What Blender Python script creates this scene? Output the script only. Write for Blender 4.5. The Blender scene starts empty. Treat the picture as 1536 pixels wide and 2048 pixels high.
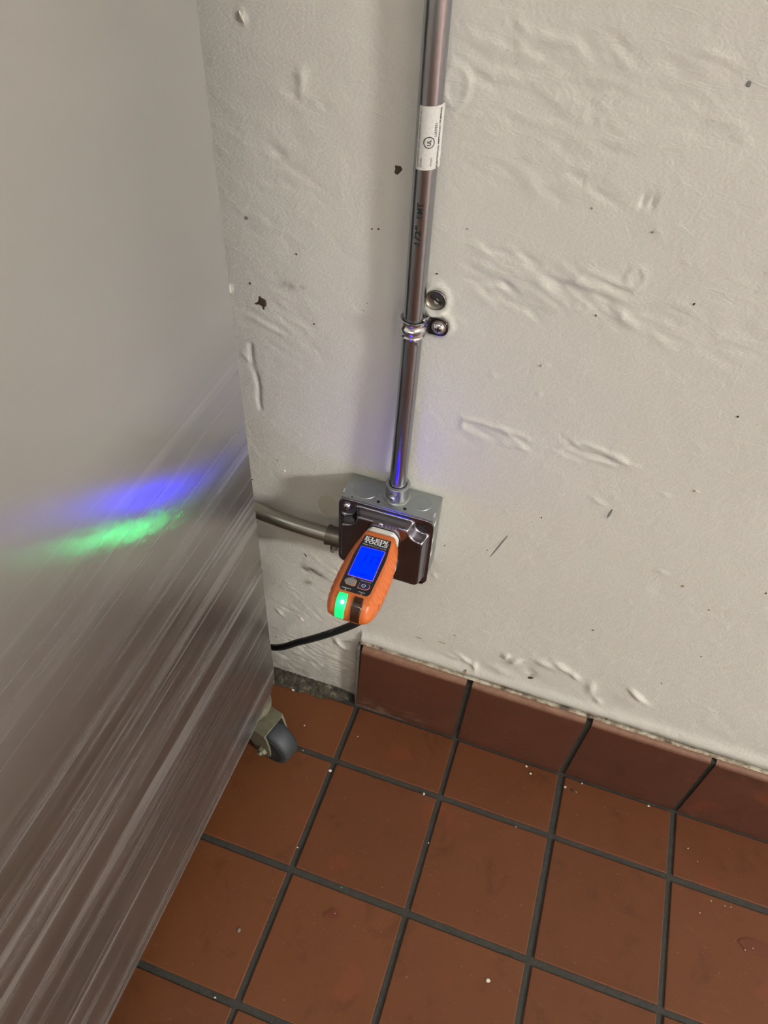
import bpy, bmesh, math, random
import numpy as np
from mathutils import Vector, Matrix

random.seed(7)
RNG = np.random.default_rng(11)
PI = math.pi
S = bpy.context.scene
COL = S.collection

# ------------------------------------------------------------------ camera
R = np.array([[0.94633139, 0.31989718, 0.04607282],
              [0.26241032, -0.67727852, -0.6873388],
              [-0.18867361, 0.66254026, -0.72487424]])     # world -> (right, down, forward)
CAM = np.array([0.17635816, -0.5556835, 1.03535906])
FPX = 1487.98
cd = bpy.data.cameras.new('camera'); cam = bpy.data.objects.new('camera', cd); COL.objects.link(cam)
cd.sensor_fit = 'VERTICAL'; cd.sensor_height = 36.0; cd.sensor_width = 27.0
cd.lens = FPX / 2048 * 36.0; cd.clip_start = 0.02; cd.clip_end = 60
m = Matrix([[R[0][0], -R[1][0], -R[2][0], CAM[0]], [R[0][1], -R[1][1], -R[2][1], CAM[1]],
            [R[0][2], -R[1][2], -R[2][2], CAM[2]], [0, 0, 0, 1]])
cam.matrix_world = m
S.camera = cam

# ------------------------------------------------------------------ world, exposure
w = bpy.data.worlds.new('world'); S.world = w; w.use_nodes = True
w.node_tree.nodes['Background'].inputs[0].default_value = (0.8, 0.85, 0.9, 1)
w.node_tree.nodes['Background'].inputs[1].default_value = 0.05
S.view_settings.view_transform = 'Standard'; S.view_settings.look = 'None'
S.view_settings.gamma = 1.0; S.view_settings.use_curve_mapping = False
S.view_settings.exposure = 0.0
S.cycles.use_denoising = True
S.cycles.max_bounces = 8; S.cycles.sample_clamp_indirect = 4.0
S.cycles.caustics_reflective = True
LAMP_COL = (0.985, 1.0, 0.965)
LIGHTS = [  # x, y, power : ceiling troffers
    (5.0, -2.2, 300), (2.4, -2.3, 12), (0.1, -1.75, 8.5)]
CEIL = 2.62

# ------------------------------------------------------------------ measuring: a pixel's ray onto a real plane
def at(u, v, ax=1, val=0.0):
    d = R.T @ np.array([(u - 768) / FPX, (v - 1024) / FPX, 1.0])
    t = (val - CAM[ax]) / d[ax]
    return CAM + t * d

# ------------------------------------------------------------------ helpers
def tag(o, label=None, cat=None, group=None, kind=None):
    if label: o['label'] = label
    if cat: o['category'] = cat
    if group: o['group'] = group
    if kind: o['kind'] = kind
    return o

def thing(name, label, cat, loc=(0, 0, 0), group=None):
    o = bpy.data.objects.new(name, None); COL.objects.link(o); o.location = loc
    o.empty_display_size = 0.02
    return tag(o, label, cat, group)

def link(name, me, mat, parent=None, smooth=False, angle=None):
    o = bpy.data.objects.new(name, me); COL.objects.link(o)
    if mat is not None and not me.materials:
        for mm in (mat if isinstance(mat, (list, tuple)) else [mat]): me.materials.append(mm)
    if parent is not None:
        o.parent = parent
        w_ = parent.location.copy(); p = parent.parent
        while p is not None: w_ += p.location; p = p.parent
        o.location = -w_            # mesh data is written in world coordinates
    if smooth:
        for p in me.polygons: p.use_smooth = True
        if angle is not None and hasattr(me, 'set_sharp_from_angle'):
            me.set_sharp_from_angle(angle=math.radians(angle))
    return o

def bmobj(name, bm, mat, parent=None, smooth=False, angle=35):
    me = bpy.data.meshes.new(name)
    bmesh.ops.recalc_face_normals(bm, faces=bm.faces)
    bm.to_mesh(me); bm.free()
    return link(name, me, mat, parent, smooth, angle)

def pyobj(name, V, F, mat, parent=None, smooth=False, angle=None, mi=None):
    me = bpy.data.meshes.new(name); me.from_pydata([tuple(v) for v in V], [], F); me.update()
    o = link(name, me, mat, parent, smooth, angle)
    if mi is not None: me.polygons.foreach_set('material_index', mi)
    return o

def add_box(bm, x0, x1, y0, y1, z0, z1, bev=0.0, seg=2):
    r = bmesh.ops.create_cube(bm, size=1.0)
    vs = r['verts']
    for v in vs:
        v.co = Vector(((x0 + x1) / 2 + v.co.x * (x1 - x0), (y0 + y1) / 2 + v.co.y * (y1 - y0), (z0 + z1) / 2 + v.co.z * (z1 - z0)))
    if bev > 0:
        es = list({e for v in vs for e in v.link_edges})
        bmesh.ops.bevel(bm, geom=es, offset=bev, segments=seg, profile=0.5, affect='EDGES')

def frame(d):
    d = Vector(d).normalized()
    a = Vector((0, 0, 1)) if abs(d.z) < 0.9 else Vector((1, 0, 0))
    u = d.cross(a).normalized(); v = d.cross(u).normalized()
    return u, v

def add_revolve(bm, o, d, prof, n=32, cap=True):
    """profile of (distance along axis, radius) turned about axis o,d"""
    o = Vector(o); d = Vector(d).normalized(); u, v = frame(d)
    rings = []
    for (s, r) in prof:
        rings.append([bm.verts.new(o + d * s + (u * math.cos(2 * PI * k / n) + v * math.sin(2 * PI * k / n)) * max(r, 1e-5)) for k in range(n)])
    for a, b in zip(rings[:-1], rings[1:]):
        for k in range(n):
            bm.faces.new((a[k], a[(k + 1) % n], b[(k + 1) % n], b[k]))
    if cap:
        bm.faces.new(rings[0][::-1]); bm.faces.new(rings[-1])

def catmull(P, n=12):
    P = [Vector(p) for p in P]; out = []
    Q = [P[0] * 2 - P[1]] + P + [P[-1] * 2 - P[-2]]
    for i in range(1, len(Q) - 2):
        a, b, c, d = Q[i - 1:i + 3]
        for k in range(n):
            t = k / n
            out.append(0.5 * ((2 * b) + (c - a) * t + (2 * a - 5 * b + 4 * c - d) * t * t + (3 * b - a - 3 * c + d) * t ** 3))
    out.append(P[-1]); return out

def add_tube(bm, path, r, n=24, cap=True):
    path = [Vector(p) for p in path]
    t0 = (path[1] - path[0]).normalized(); u, v = frame(t0); rings = []
    for i, p in enumerate(path):
        t = (path[min(i + 1, len(path) - 1)] - path[max(i - 1, 0)]).normalized()
        u = (u - t * u.dot(t)).normalized(); v = t.cross(u)
        rr = r[i] if isinstance(r, (list, tuple)) else r
        rings.append([bm.verts.new(p + (u * math.cos(2 * PI * k / n) + v * math.sin(2 * PI * k / n)) * rr) for k in range(n)])
    for a, b in zip(rings[:-1], rings[1:]):
        for k in range(n): bm.faces.new((a[k], a[(k + 1) % n], b[(k + 1) % n], b[k]))
    if cap: bm.faces.new(rings[0][::-1]); bm.faces.new(rings[-1])

def add_prism(bm, pts, axis, a, b, bev=0.0):
    """polygon pts (2-D in the other two axes, in x,y,z order) extruded along axis from a to b"""
    def mk(p, h):
        c = list(p); c.insert(axis, h); return bm.verts.new(c)
    A = [mk(p, a) for p in pts]; B = [mk(p, b) for p in pts]
    f1 = bm.faces.new(A[::-1]); f2 = bm.faces.new(B); n = len(pts)
    for k in range(n): bm.faces.new((A[k], A[(k + 1) % n], B[(k + 1) % n], B[k]))
    if bev > 0:
        bmesh.ops.bevel(bm, geom=list(f2.edges), offset=bev, segments=2, profile=0.5, affect='EDGES')

def round_poly(pts, r, n=5):
    out = []; N = len(pts)
    rs = r if isinstance(r, (list, tuple)) else [r] * N
    for i in range(N):
        p0, p, p1 = (np.array(pts[(i - 1) % N], float), np.array(pts[i], float), np.array(pts[(i + 1) % N], float))
        a = (p0 - p); la = np.linalg.norm(a); a /= la; b = (p1 - p); lb = np.linalg.norm(b); b /= lb
        d = min(rs[i], la * .45, lb * .45)
        A, B = p + a * d, p + b * d
        for k in range(n + 1):
            t = k / n; out.append(tuple((1 - t) ** 2 * A + 2 * t * (1 - t) * p + t * t * B))
    return out

# ------------------------------------------------------------------ materials
class NT:
    def __init__(self, name):
        self.m = bpy.data.materials.new(name); self.m.use_nodes = True
        self.t = self.m.node_tree; self.N = self.t.nodes; self.L = self.t.links
        self.b = self.N['Principled BSDF']
    def node(self, ty, **kw):
        n = self.N.new(ty)
        for k, v in kw.items(): setattr(n, k, v)
        return n
    def lk(self, a, b): self.L.new(a, b)
    def set(self, **kw):
        for k, v in kw.items():
            k = k.replace('_', ' ')
            self.b.inputs[k].default_value = (tuple(v) + (1,)) if isinstance(v, tuple) and len(v) == 3 and 'Tangent' not in k else v
        return self
    def coords(self, scale=(1, 1, 1), rot=(0, 0, 0), kind='Object'):
        tc = self.node('ShaderNodeTexCoord'); mp = self.node('ShaderNodeMapping')
        mp.inputs['Scale'].default_value = scale; mp.inputs['Rotation'].default_value = rot
        if kind == 'World':
            g = self.node('ShaderNodeNewGeometry'); self.lk(g.outputs['Position'], mp.inputs['Vector'])
        else: self.lk(tc.outputs[kind], mp.inputs['Vector'])
        return mp.outputs['Vector']
    def noise(self, vec, scale, detail=4, rough=.55, dist=0.0):
        n = self.node('ShaderNodeTexNoise'); n.inputs['Scale'].default_value = scale
        n.inputs['Detail'].default_value = detail; n.inputs['Roughness'].default_value = rough
        n.inputs['Distortion'].default_value = dist
        self.lk(vec, n.inputs['Vector']); return n.outputs['Fac']
    def ramp(self, fac, stops):
        r = self.node('ShaderNodeValToRGB'); e = r.color_ramp.elements
        e[0].position, e[1].position = stops[0][0], stops[-1][0]
        for s in stops[1:-1]: e.new(s[0])
        for i, s in enumerate(stops):
            c = s[1]; e[i].color = (c, c, c, 1) if not isinstance(c, tuple) else c + (1,)
        self.lk(fac, r.inputs['Fac']); return r.outputs['Color']
    def math(self, op, a, b=None, c=None):
        n = self.node('ShaderNodeMath', operation=op)
        for i, x in enumerate((a, b, c)):
            if x is None: continue
            if isinstance(x, (int, float)): n.inputs[i].default_value = x
            else: self.lk(x, n.inputs[i])
        return n.outputs[0]
    def mix(self, fac, a, b, blend='MIX'):
        n = self.node('ShaderNodeMix', data_type='RGBA', blend_type=blend)
        for i, x in ((0, fac), (6, a), (7, b)):
            if isinstance(x, (int, float)): n.inputs[i].default_value = x
            elif isinstance(x, tuple): n.inputs[i].default_value = x + (1,)
            else: self.lk(x, n.inputs[i])
        return n.outputs[2]
    def bump(self, h, dist, strength=1.0, normal=None):
        n = self.node('ShaderNodeBump'); n.inputs['Distance'].default_value = dist; n.inputs['Strength'].default_value = strength
        self.lk(h, n.inputs['Height'])
        if normal is not None: self.lk(normal, n.inputs['Normal'])
        return n.outputs['Normal']
    def to(self, out, inp): self.lk(out, self.b.inputs[inp])

def simple(name, col, rough=.5, metal=0.0, spec=None, grain=None, **kw):
    n = NT(name); n.set(Base_Color=tuple(col), Roughness=rough, Metallic=metal)
    if spec is not None: n.b.inputs['Specular IOR Level'].default_value = spec
    v = n.coords(kind='World')
    sc, amt = grain or (220, .12)
    f = n.noise(v, sc, 3)
    n.to(n.mix(f, tuple(c * (1 - amt) for c in col), tuple(min(1, c * (1 + amt)) for c in col)), 'Base Color')
    n.to(n.math('MULTIPLY_ADD', f, .1, rough - .05), 'Roughness')
    return n.m

def emit(name, col, strength, base=(0.02, 0.02, 0.02)):
    n = NT(name); n.set(Base_Color=base, Roughness=.25)
    n.b.inputs['Emission Color'].default_value = tuple(col) + (1,); n.b.inputs['Emission Strength'].default_value = strength
    return n.m

# painted plaster
n = NT('white_wall_paint')
v = n.coords(kind='World'); vs = n.coords((1, 1, 1.7), (0, math.radians(22), 0), 'World')
dirt = n.node('ShaderNodeAttribute', attribute_name='dirt')
big = n.noise(v, 5, 3)
base = n.mix(big, (.585, .565, .515), (.635, .615, .565))
spk = n.ramp(n.noise(v, 190, 2, .6), [(.715, 0.0), (.74, 1.0)])
base = n.mix(n.math('MULTIPLY', spk, .22), base, (.30, .27, .22))
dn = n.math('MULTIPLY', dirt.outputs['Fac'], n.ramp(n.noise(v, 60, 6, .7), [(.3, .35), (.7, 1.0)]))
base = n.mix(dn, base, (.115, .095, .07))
n.to(base, 'Base Color')
n.to(n.math('MULTIPLY_ADD', n.noise(v, 30, 4), .16, .36), 'Roughness')
b1 = n.bump(n.noise(vs, 330, 2, .5, .0), .00042)
b2 = n.bump(n.noise(v, 38, 3, .5, .6), .0013, 1, b1)
strk = n.ramp(n.noise(n.coords((1, 1, 5), (0, math.radians(24), 0), 'World'), 34, 4, .6, .8), [(.58, 0.0), (.64, 1.0)])
b3 = n.bump(strk, .0003, .4, b2)
n.to(b3, 'Normal')
M_WALL = n.m
M_CEIL = simple('ceiling_paint', (.62, .61, .57), .7)
M_PLAIN = simple('plain_wall_paint', (.50, .485, .44), .6)

# quarry tile
def tile_mat(name, c0, c1, rough, dustamt):
    n = NT(name)
    oi = n.node('ShaderNodeObjectInfo'); v = n.coords(kind='World')
    f = n.math('MULTIPLY_ADD', oi.outputs['Random'], .45, n.math('MULTIPLY', n.noise(v, 9, 5, .6), .55))
    c = n.mix(f, c0, c1)
    st = n.ramp(n.noise(v, 22, 6, .65, .6), [(.56, 0.0), (.70, 1.0)])
    c = n.mix(n.math('MULTIPLY', st, .42), c, tuple(x * .5 for x in c0))
    red = n.ramp(n.noise(n.coords((1, 1, 1), (0, 0, .5), 'World'), 14, 2, .4, .2), [(.66, 0.0), (.70, 1.0)])
    c = n.mix(n.math('MULTIPLY', red, .15), c, (.25, .045, .018))
    sp = n.ramp(n.noise(v, 330, 1, .5), [(.77, 0.0), (.79, 1.0)])
    c = n.mix(n.math('MULTIPLY', sp, .3), c, (.55, .45, .33))
    du = n.ramp(n.noise(n.coords((1, 3, 1), (0, 0, .4), 'World'), 30, 6, .75), [(.60, 0.0), (.8, 1.0)])
    c = n.mix(n.math('MULTIPLY', du, dustamt), c, (.30, .21, .15))
    if name == 'base_tile':          # rubbed top lip, dried mop residue low on the first tiles
        g = n.node('ShaderNodeNewGeometry'); sp_ = n.node('ShaderNodeSeparateXYZ'); n.lk(g.outputs['Position'], sp_.inputs[0])
        X_, Z_ = sp_.outputs['X'], sp_.outputs['Z']
        def clampm(x, mul, add):
            q = n.node('ShaderNodeMath', operation='MULTIPLY_ADD', use_clamp=True); n.lk(x, q.inputs[0]); q.inputs[1].default_value = mul; q.inputs[2].default_value = add; return q.outputs[0]
        lip = n.math('MULTIPLY', clampm(Z_, 160, -23.7), n.math('MULTIPLY_ADD', n.noise(v, 60, 5, .7), .9, .1))
        c = n.mix(lip, c, (.27, .15, .10))
        res = n.math('MULTIPLY', n.math('MULTIPLY', clampm(Z_, -28, 1.15), clampm(X_, -8, 1.25)), n.ramp(n.noise(n.coords((1, 1, 2.2), kind='World'), 45, 6, .75), [(.47, 0.0), (.66, .75)]))
        c = n.mix(res, c, (.26, .21, .17))
    n.to(c, 'Base Color')
    n.to(n.math('MULTIPLY_ADD', n.noise(v, 26, 5, .7), .3, rough - .15), 'Roughness')
    n.to(n.bump(n.noise(v, 420, 3, .6), .00022, 1, n.bump(n.noise(v, 16, 3), .0016, .5)), 'Normal')
    n.b.inputs['Specular IOR Level'].default_value = .35
    return n.m
M_TILE = tile_mat('quarry_tile', (.088, .0262, .0078), (.134, .0440, .0135), .52, .2)
M_BASE = tile_mat('base_tile', (.060, .020, .0115), (.085, .030, .017), .42, .25)
n = NT('dark_grout'); v = n.coords(kind='World')
n.to(n.mix(n.noise(v, 70, 6, .7), (.008, .0075, .006), (.048, .043, .034)), 'Base Color')
n.set(Roughness=.75); n.to(n.bump(n.noise(v, 300, 4), .001), 'Normal'); M_GROUT = n.m
# far floor beyond the laid tiles: same grid drawn by a brick pattern
n = NT('far_floor'); v = n.coords(kind='World')
bt = n.node('ShaderNodeTexBrick'); bt.offset = 0; bt.squash = 1
for k, x in (('Scale', 1.0), ('Mortar Size', .004), ('Brick Width', .1588), ('Row Height', .1588), ('Mortar Smooth', .1)): bt.inputs[k].default_value = x
bt.inputs['Color1'].default_value = (.11, .037, .016, 1); bt.inputs['Color2'].default_value = (.15, .053, .023, 1); bt.inputs['Mortar'].default_value = (.02, .017, .013, 1)
n.lk(v, bt.inputs['Vector']); n.to(bt.outputs['Color'], 'Base Color'); n.set(Roughness=.5); M_FAR = n.m

# metals
def metal(name, col, rough, amt=.06, streak=(1, 1, 1), sscale=60, bump=0.0, aniso=0):
    n = NT(name); v = n.coords(streak, kind='World'); f = n.noise(v, sscale, 5, .65)
    n.to(n.mix(f, tuple(c * (1 - amt * 2) for c in col), tuple(min(1, c * (1 + amt * 2)) for c in col)), 'Base Color')
    n.set(Metallic=1.0); n.to(n.math('MULTIPLY_ADD', f, amt * 3, max(.03, rough - amt * 1.5)), 'Roughness')
    if bump: n.to(n.bump(f, bump), 'Normal')
    return n.m
M_GALV = metal('galvanised_box_steel', (.38, .41, .405), .42, .05, sscale=90)
M_COVER = metal('bright_cover_steel', (.25, .24, .29), .17, .04, sscale=40)
M_EMT = metal('galvanised_conduit', (.37, .385, .42), .22, .06, (14, 14, .05), 60, .00006)
M_ZINC = metal('zinc_die_cast', (.42, .43, .42), .38, .05, sscale=200)
M_SCREW = metal('zinc_screw', (.72, .72, .74), .18, .04, sscale=200)
M_DARKM = metal('dark_worn_metal', (.20, .18, .15), .45, .08, sscale=120)
M_CAST = simple('worn_caster_bracket', (.15, .14, .095), .55, .35, grain=(120, .5))
M_BLACK = simple('black_hole', (.004, .004, .004), .9)
M_CORD = simple('black_cord_rubber', (.006, .008, .008), .55)
M_RUBBER = simple('grey_wheel_rubber', (.020, .024, .027), .6, grain=(90, .35))
M_RUBDK = simple('black_wheel_core', (.006, .006, .006), .7)
M_ORANGE = simple('orange_plastic', (.54, .13, .03), .38, grain=(400, .04))
M_BLKPL = simple('black_face_plastic', (.008, .010, .013), .3)
M_WHITE = simple('white_receptacle_plastic', (.74, .72, .66), .35, grain=(100, .03))
M_INK = simple('white_print', (.75, .75, .72), .5)
M_PEACH = simple('orange_trim_line', (.80, .25, .12), .4)
M_GREYB = simple('grey_button', (.21, .205, .19), .45)
M_NAVY = simple('navy_button', (.010, .017, .075), .4)
M_SMOKE = simple('smoked_lens', (.035, .012, .006), .15)
M_SEG = simple('lcd_segment', (.0, .002, .06), .6, spec=0.0)
M_STICK = simple('white_sticker_paper', (.60, .59, .56), .5, grain=(500, .18))
M_STINK = simple('black_sticker_ink', (.02, .02, .022), .6)
M_GRNINK = simple('dark_green_ink', (.001, .014, .011), .5)
M_SPOT = simple('brown_speck', (.055, .032, .016), .7)
M_GREYSC = simple('grey_scuff', (.17, .16, .15), .6)
M_RUST = simple('rust_speck', (.30, .20, .13), .7)
M_PATCH = simple('bare_plaster_patch', (.56, .53, .45), .8)
M_CHIP = simple('pale_crumb', (.60, .56, .45), .7)
M_LCD = emit('lcd_backlight', (0.0, .0018, 1.0), 20, (.0, .0, .0))
M_LCD.node_tree.nodes['Principled BSDF'].inputs['Specular IOR Level'].default_value = 0.0
n = NT('green_led'); v = n.coords(kind='World')
vm = n.node('ShaderNodeVectorMath', operation='DISTANCE'); n.lk(v, vm.inputs[0]); vm.inputs[1].default_value = (.0262, -.1525, .4545)
c = n.ramp(n.math('MULTIPLY', vm.outputs['Value'], 100), [(.12, (.03, 1.0, .34)), (.42, (.02, 1.0, .30)), (.8, (.0, .75, .16))])
n.lk(c, n.b.inputs['Emission Color']); n.b.inputs['Emission Strength'].default_value = 3.5
n.lk(n.ramp(n.math('MULTIPLY', vm.outputs['Value'], 100), [(.1, 6.0), (.45, 2.2), (.9, .85)]), n.b.inputs['Emission Strength']) if False else None
n.to(n.math('MAXIMUM', n.math('MULTIPLY_ADD', vm.outputs['Value'], -1300000.0, 4000.0), 1.5), 'Emission Strength')
n.set(Base_Color=(.01, .2, .05)); M_LED = n.m

# scuffed sheet metal of the cabinet: vertical mill grain, horizontal handling scratches
n = NT('brushed_cabinet_metal')
g = n.node('ShaderNodeNewGeometry'); sx = n.node('ShaderNodeSeparateXYZ'); n.lk(g.outputs['Position'], sx.inputs[0])
v = n.coords(kind='World')
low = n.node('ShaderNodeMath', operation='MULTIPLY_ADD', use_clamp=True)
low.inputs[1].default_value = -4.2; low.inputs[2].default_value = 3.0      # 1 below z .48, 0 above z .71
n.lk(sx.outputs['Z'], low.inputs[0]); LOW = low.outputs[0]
bands = n.noise(n.coords((1, .55, 15), kind='World'), 3.2, 3, .55)
fine = n.noise(n.coords((1, 1.2, 120), kind='World'), 4.0, 3, .6)
thin = n.ramp(n.noise(n.coords((1, .9, 210), kind='World'), 2.2, 2, .5), [(.66, 0.0), (.71, 1.0)])
bb = n.ramp(bands, [(.47, 0.0), (.62, 1.0)])
strands = n.ramp(n.noise(n.coords((1, .8, 60), kind='World'), 3.0, 4, .65), [(.42, 0.0), (.68, 1.0)])
bb = n.math('MULTIPLY', bb, n.math('MULTIPLY_ADD', strands, .75, .25))
scr = n.math('MULTIPLY', LOW, n.math('MAXIMUM', n.math('MULTIPLY', bb, .8), n.math('MULTIPLY', thin, .6)))
cloud = n.noise(v, 4, 4)
base = n.mix(cloud, (.43, .425, .40), (.50, .495, .465))
base = n.mix(LOW, base, n.mix(cloud, (.245, .225, .205), (.31, .29, .265)))  # darker, browner towards the foot: the floor's reflection put into the base colour
base = n.mix(scr, base, (.56, .57, .56))
n.to(base, 'Base Color')
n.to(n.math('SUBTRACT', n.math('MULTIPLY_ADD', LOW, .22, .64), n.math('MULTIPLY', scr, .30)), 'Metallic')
ro = n.math('MULTIPLY_ADD', n.math('MULTIPLY', fine, LOW), .06, .205)
ro = n.math('ADD', ro, n.math('MULTIPLY', scr, .16))
ro = n.math('ADD', ro, n.math('MULTIPLY', n.math('SUBTRACT', 1.0, LOW), .03))
n.to(ro, 'Roughness')
n.b.inputs['Anisotropic'].default_value = .95
tv = n.node('ShaderNodeCombineXYZ'); tv.inputs[1].default_value = 1.0; n.lk(tv.outputs[0], n.b.inputs['Tangent'])
b1 = n.bump(n.noise(v, 900, 2, .6), .00004)
b2 = b1
n.to(n.bump(n.noise(v, 3, 2), .0008, .4, b2), 'Normal')
M_CAB = n.m

# ================================================================== STRUCTURE
X0, X1, Y0 = -2.4, 6.2, -4.4
P = .1588
# ---- wall with real relief
def axis(lo, a, b, hi, fine_, coarse):
    return np.concatenate([np.arange(lo, a, coarse), np.arange(a, b, fine_), np.arange(b, hi, coarse), [hi]])
gx = axis(X0, -.22, .66, X1, .0021, .08)
gz = axis(0, 0.0, 1.02, CEIL, .0021, .08)
GX, GZ = np.meshgrid(gx, gz, indexing='ij')
H = np.zeros_like(GX)
def blob(cx, cz, L, W, ang, amp, pw=1.0):
    ca, sa = math.cos(ang), math.sin(ang)
    k = 3.5 * max(L, W)
    i0, i1 = np.searchsorted(gx, [cx - k, cx + k]); j0, j1 = np.searchsorted(gz, [cz - k, cz + k])
    if i1 <= i0 or j1 <= j0: return
    dx = GX[i0:i1, j0:j1] - cx; dz = GZ[i0:i1, j0:j1] - cz
    a = (dx * ca + dz * sa) / L; b = (-dx * sa + dz * ca) / W
    H[i0:i1, j0:j1] += amp * np.exp(-((a * a + b * b) ** pw))
def ring(cx, cz, r, wd, amp, sq=1.0):
    i0, i1 = np.searchsorted(gx, [cx - 3 * r, cx + 3 * r]); j0, j1 = np.searchsorted(gz, [cz - 3 * r, cz + 3 * r])
    d = np.sqrt((GX[i0:i1, j0:j1] - cx) ** 2 + ((GZ[i0:i1, j0:j1] - cz) / sq) ** 2)
    H[i0:i1, j0:j1] += amp * np.exp(-((d - r) / wd) ** 2)
def groove(px, wd, amp):
    q = [at(*p) for p in px]
    for a, b in zip(q[:-1], q[1:]):
        n_ = max(2, int(np.linalg.norm(b - a) / wd))
        for k in range(n_):
            c = a + (b - a) * k / n_; blob(c[0], c[2], wd, wd, 0, amp * .55)
def pblob(u, v, L, W, ang, amp, pw=1.0):
    c = at(u, v); blob(c[0], c[2], L, W, ang, amp, pw)
for k in range(60):           # slow undulation
    blob(RNG.uniform(-.2, .65), RNG.uniform(0, 1), RNG.uniform(.03, .09), RNG.uniform(.02, .05), RNG.uniform(-.6, .6), RNG.uniform(-.9, .9) * .0009)
for k in range(520):          # little nibs and trowel marks
    blob(RNG.uniform(-.2, .65), RNG.uniform(.0, 1), RNG.uniform(.002, .006), RNG.uniform(.0016, .0024), RNG.normal(-.35, .35), RNG.choice([1, -1, 1]) * RNG.uniform(.0002, .00065))
def rough_zone(u0, u1, v0, v1, n_, amp, slope=.25, lmin=.004, lmax=.014):
    for k in range(n_):
        t = RNG.uniform(); u = u0 + (u1 - u0) * t; vv = RNG.uniform(v0, v1) + slope * (u - u0)
        pblob(u, vv, RNG.uniform(lmin, lmax), RNG.uniform(.0016, .0028), RNG.normal(-.25, .25), RNG.choice([-1, 1]) * RNG.uniform(.3, 1) * amp)
rough_zone(940, 1240, 480, 560, 60, .0011)
rough_zone(950, 1130, 550, 600, 30, .0009)
rough_zone(1180, 1420, 560, 660, 24, .0006)
rough_zone(930, 1060, 835, 880, 22, .0010)
rough_zone(1110, 1260, 870, 915, 24, .0010)
rough_zone(905, 1260, 20, 160, 70, .0008, .2)
rough_zone(905, 1260, 190, 350, 50, .0007, .2)
rough_zone(1340, 1500, 90, 260, 30, .0007, .2)
rough_zone(1400, 1530, 480, 760, 24, .0004, .2)
rough_zone(430, 640, 150, 420, 50, .0005, .2)
rough_zone(480, 620, 420, 620, 40, .0006, .2)
rough_zone(500, 640, 620, 720, 20, .0006, .2)
rough_zone(560, 700, 1270, 1330, 60, .0018, .15, .004, .02)
rough_zone(560, 690, 1150, 1270, 30, .0008, .15)
rough_zone(600, 680, 1110, 1150, 14, .0010, .2)
for (u, vv, L, W, a, am) in [(1030, 1322, .010, .005, .9, .0042), (1012, 1312, .006, .004, 1.3, .003), (1062, 1345, .006, .010, .5, -.002),
        (1090, 1328, .014, .006, -.2, .0032), (1125, 1335, .013, .005, -.5, .0036), (1150, 1352, .008, .004, -.9, .003), (1000, 1340, .018, .007, -.2, .002),
        (1275, 1392, .015, .004, -.7, .0038), (1262, 1400, .016, .012, -.5, .002), (1182, 1375, .005, .012, .2, .0026), (1195, 1400, .008, .004, -.8, .002),
        (930, 1318, .014, .004, -.5, .003), (905, 1312, .010, .004, -.1, .0015), (950, 1330, .003, .009, .2, .003),
        (1260, 646, .010, .003, -.6, .0012), (1245, 635, .003, .006, .4, .001), (690, 1292, .010, .006, -.6, .004), (676, 1283, .008, .004, -.9, .003),
        (1010, 830, .003, .002, 0, .001), (985, 752, .004, .003, 0, .0012), (1092, 730, .002, .002, 0, .0014), (1078, 788, .002, .002, 0, .0014),
        (485, 34, .004, .0022, -1.2, .0022), (604, 150, .005, .005, 0, .0012), (603, 172, .003, .009, 0, .0010), (648, 212, .005, .0025, -.2, -.0012), (555, 305, .006, .003, -.3, -.0012),
        (1288, 402, .0018, .005, 0, -.0022), (1305, 404, .0018, .005, 0, -.0022), (459, 577, .0025, .004, 0, .0025), (1330, 990, .005, .002, -.2, .0014),
        (1195, 1002, .008, .0022, -.4, .0012), (1325, 1145, .006, .0025, -.2, .0012), (868, 1150, .005, .002, -1, .0012), (560, 1225, .008, .002, -.9, .0022)]:
    pblob(u, vv, L, W, a, am)
c = at(913, 170); ring(c[0], c[2], .0085, .0018, .0011, 1.6)
c = at(1272, 557); ring(c[0], c[2], .006, .0016, .0009, 1.5)
c = at(1163, 612); ring(c[0], c[2], .005, .0016, .0006)
c = at(872, 600); ring(c[0], c[2], .0108, .0022, .0022, 1.25)
c = at(655, 1012); ring(c[0], c[2], .0145, .0018, .0008, 1.35)
groove([(500, 690), (503, 730), (510, 745), (517, 775), (517, 800), (522, 822)], .0022, -.0022)
groove([(482, 705), (500, 725), (512, 745)], .002, .0012)
groove([(512, 640), (560, 668), (573, 672)], .002, .0012)
groove([(925, 856), (925, 840), (945, 838), (975, 850), (1040, 868), (1062, 880)], .0022, .0014)
groove([(1150, 560), (1175, 540), (1215, 560), (1250, 575)], .0022, .0012)
groove([(968, 490), (985, 505), (1035, 500), (1060, 520), (1080, 535)], .0022, -.0012)
groove([(1118, 895), (1165, 885), (1215, 905), (1255, 925)], .0022, .0012)
tab = [(858, 628), (885, 626), (900, 640), (903, 655), (893, 668), (868, 668)]
groove(tab, .003, .0030)
groove([(720, 1284), (830, 1318), (936, 1356), (1040, 1392)], .003, .0012)
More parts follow.
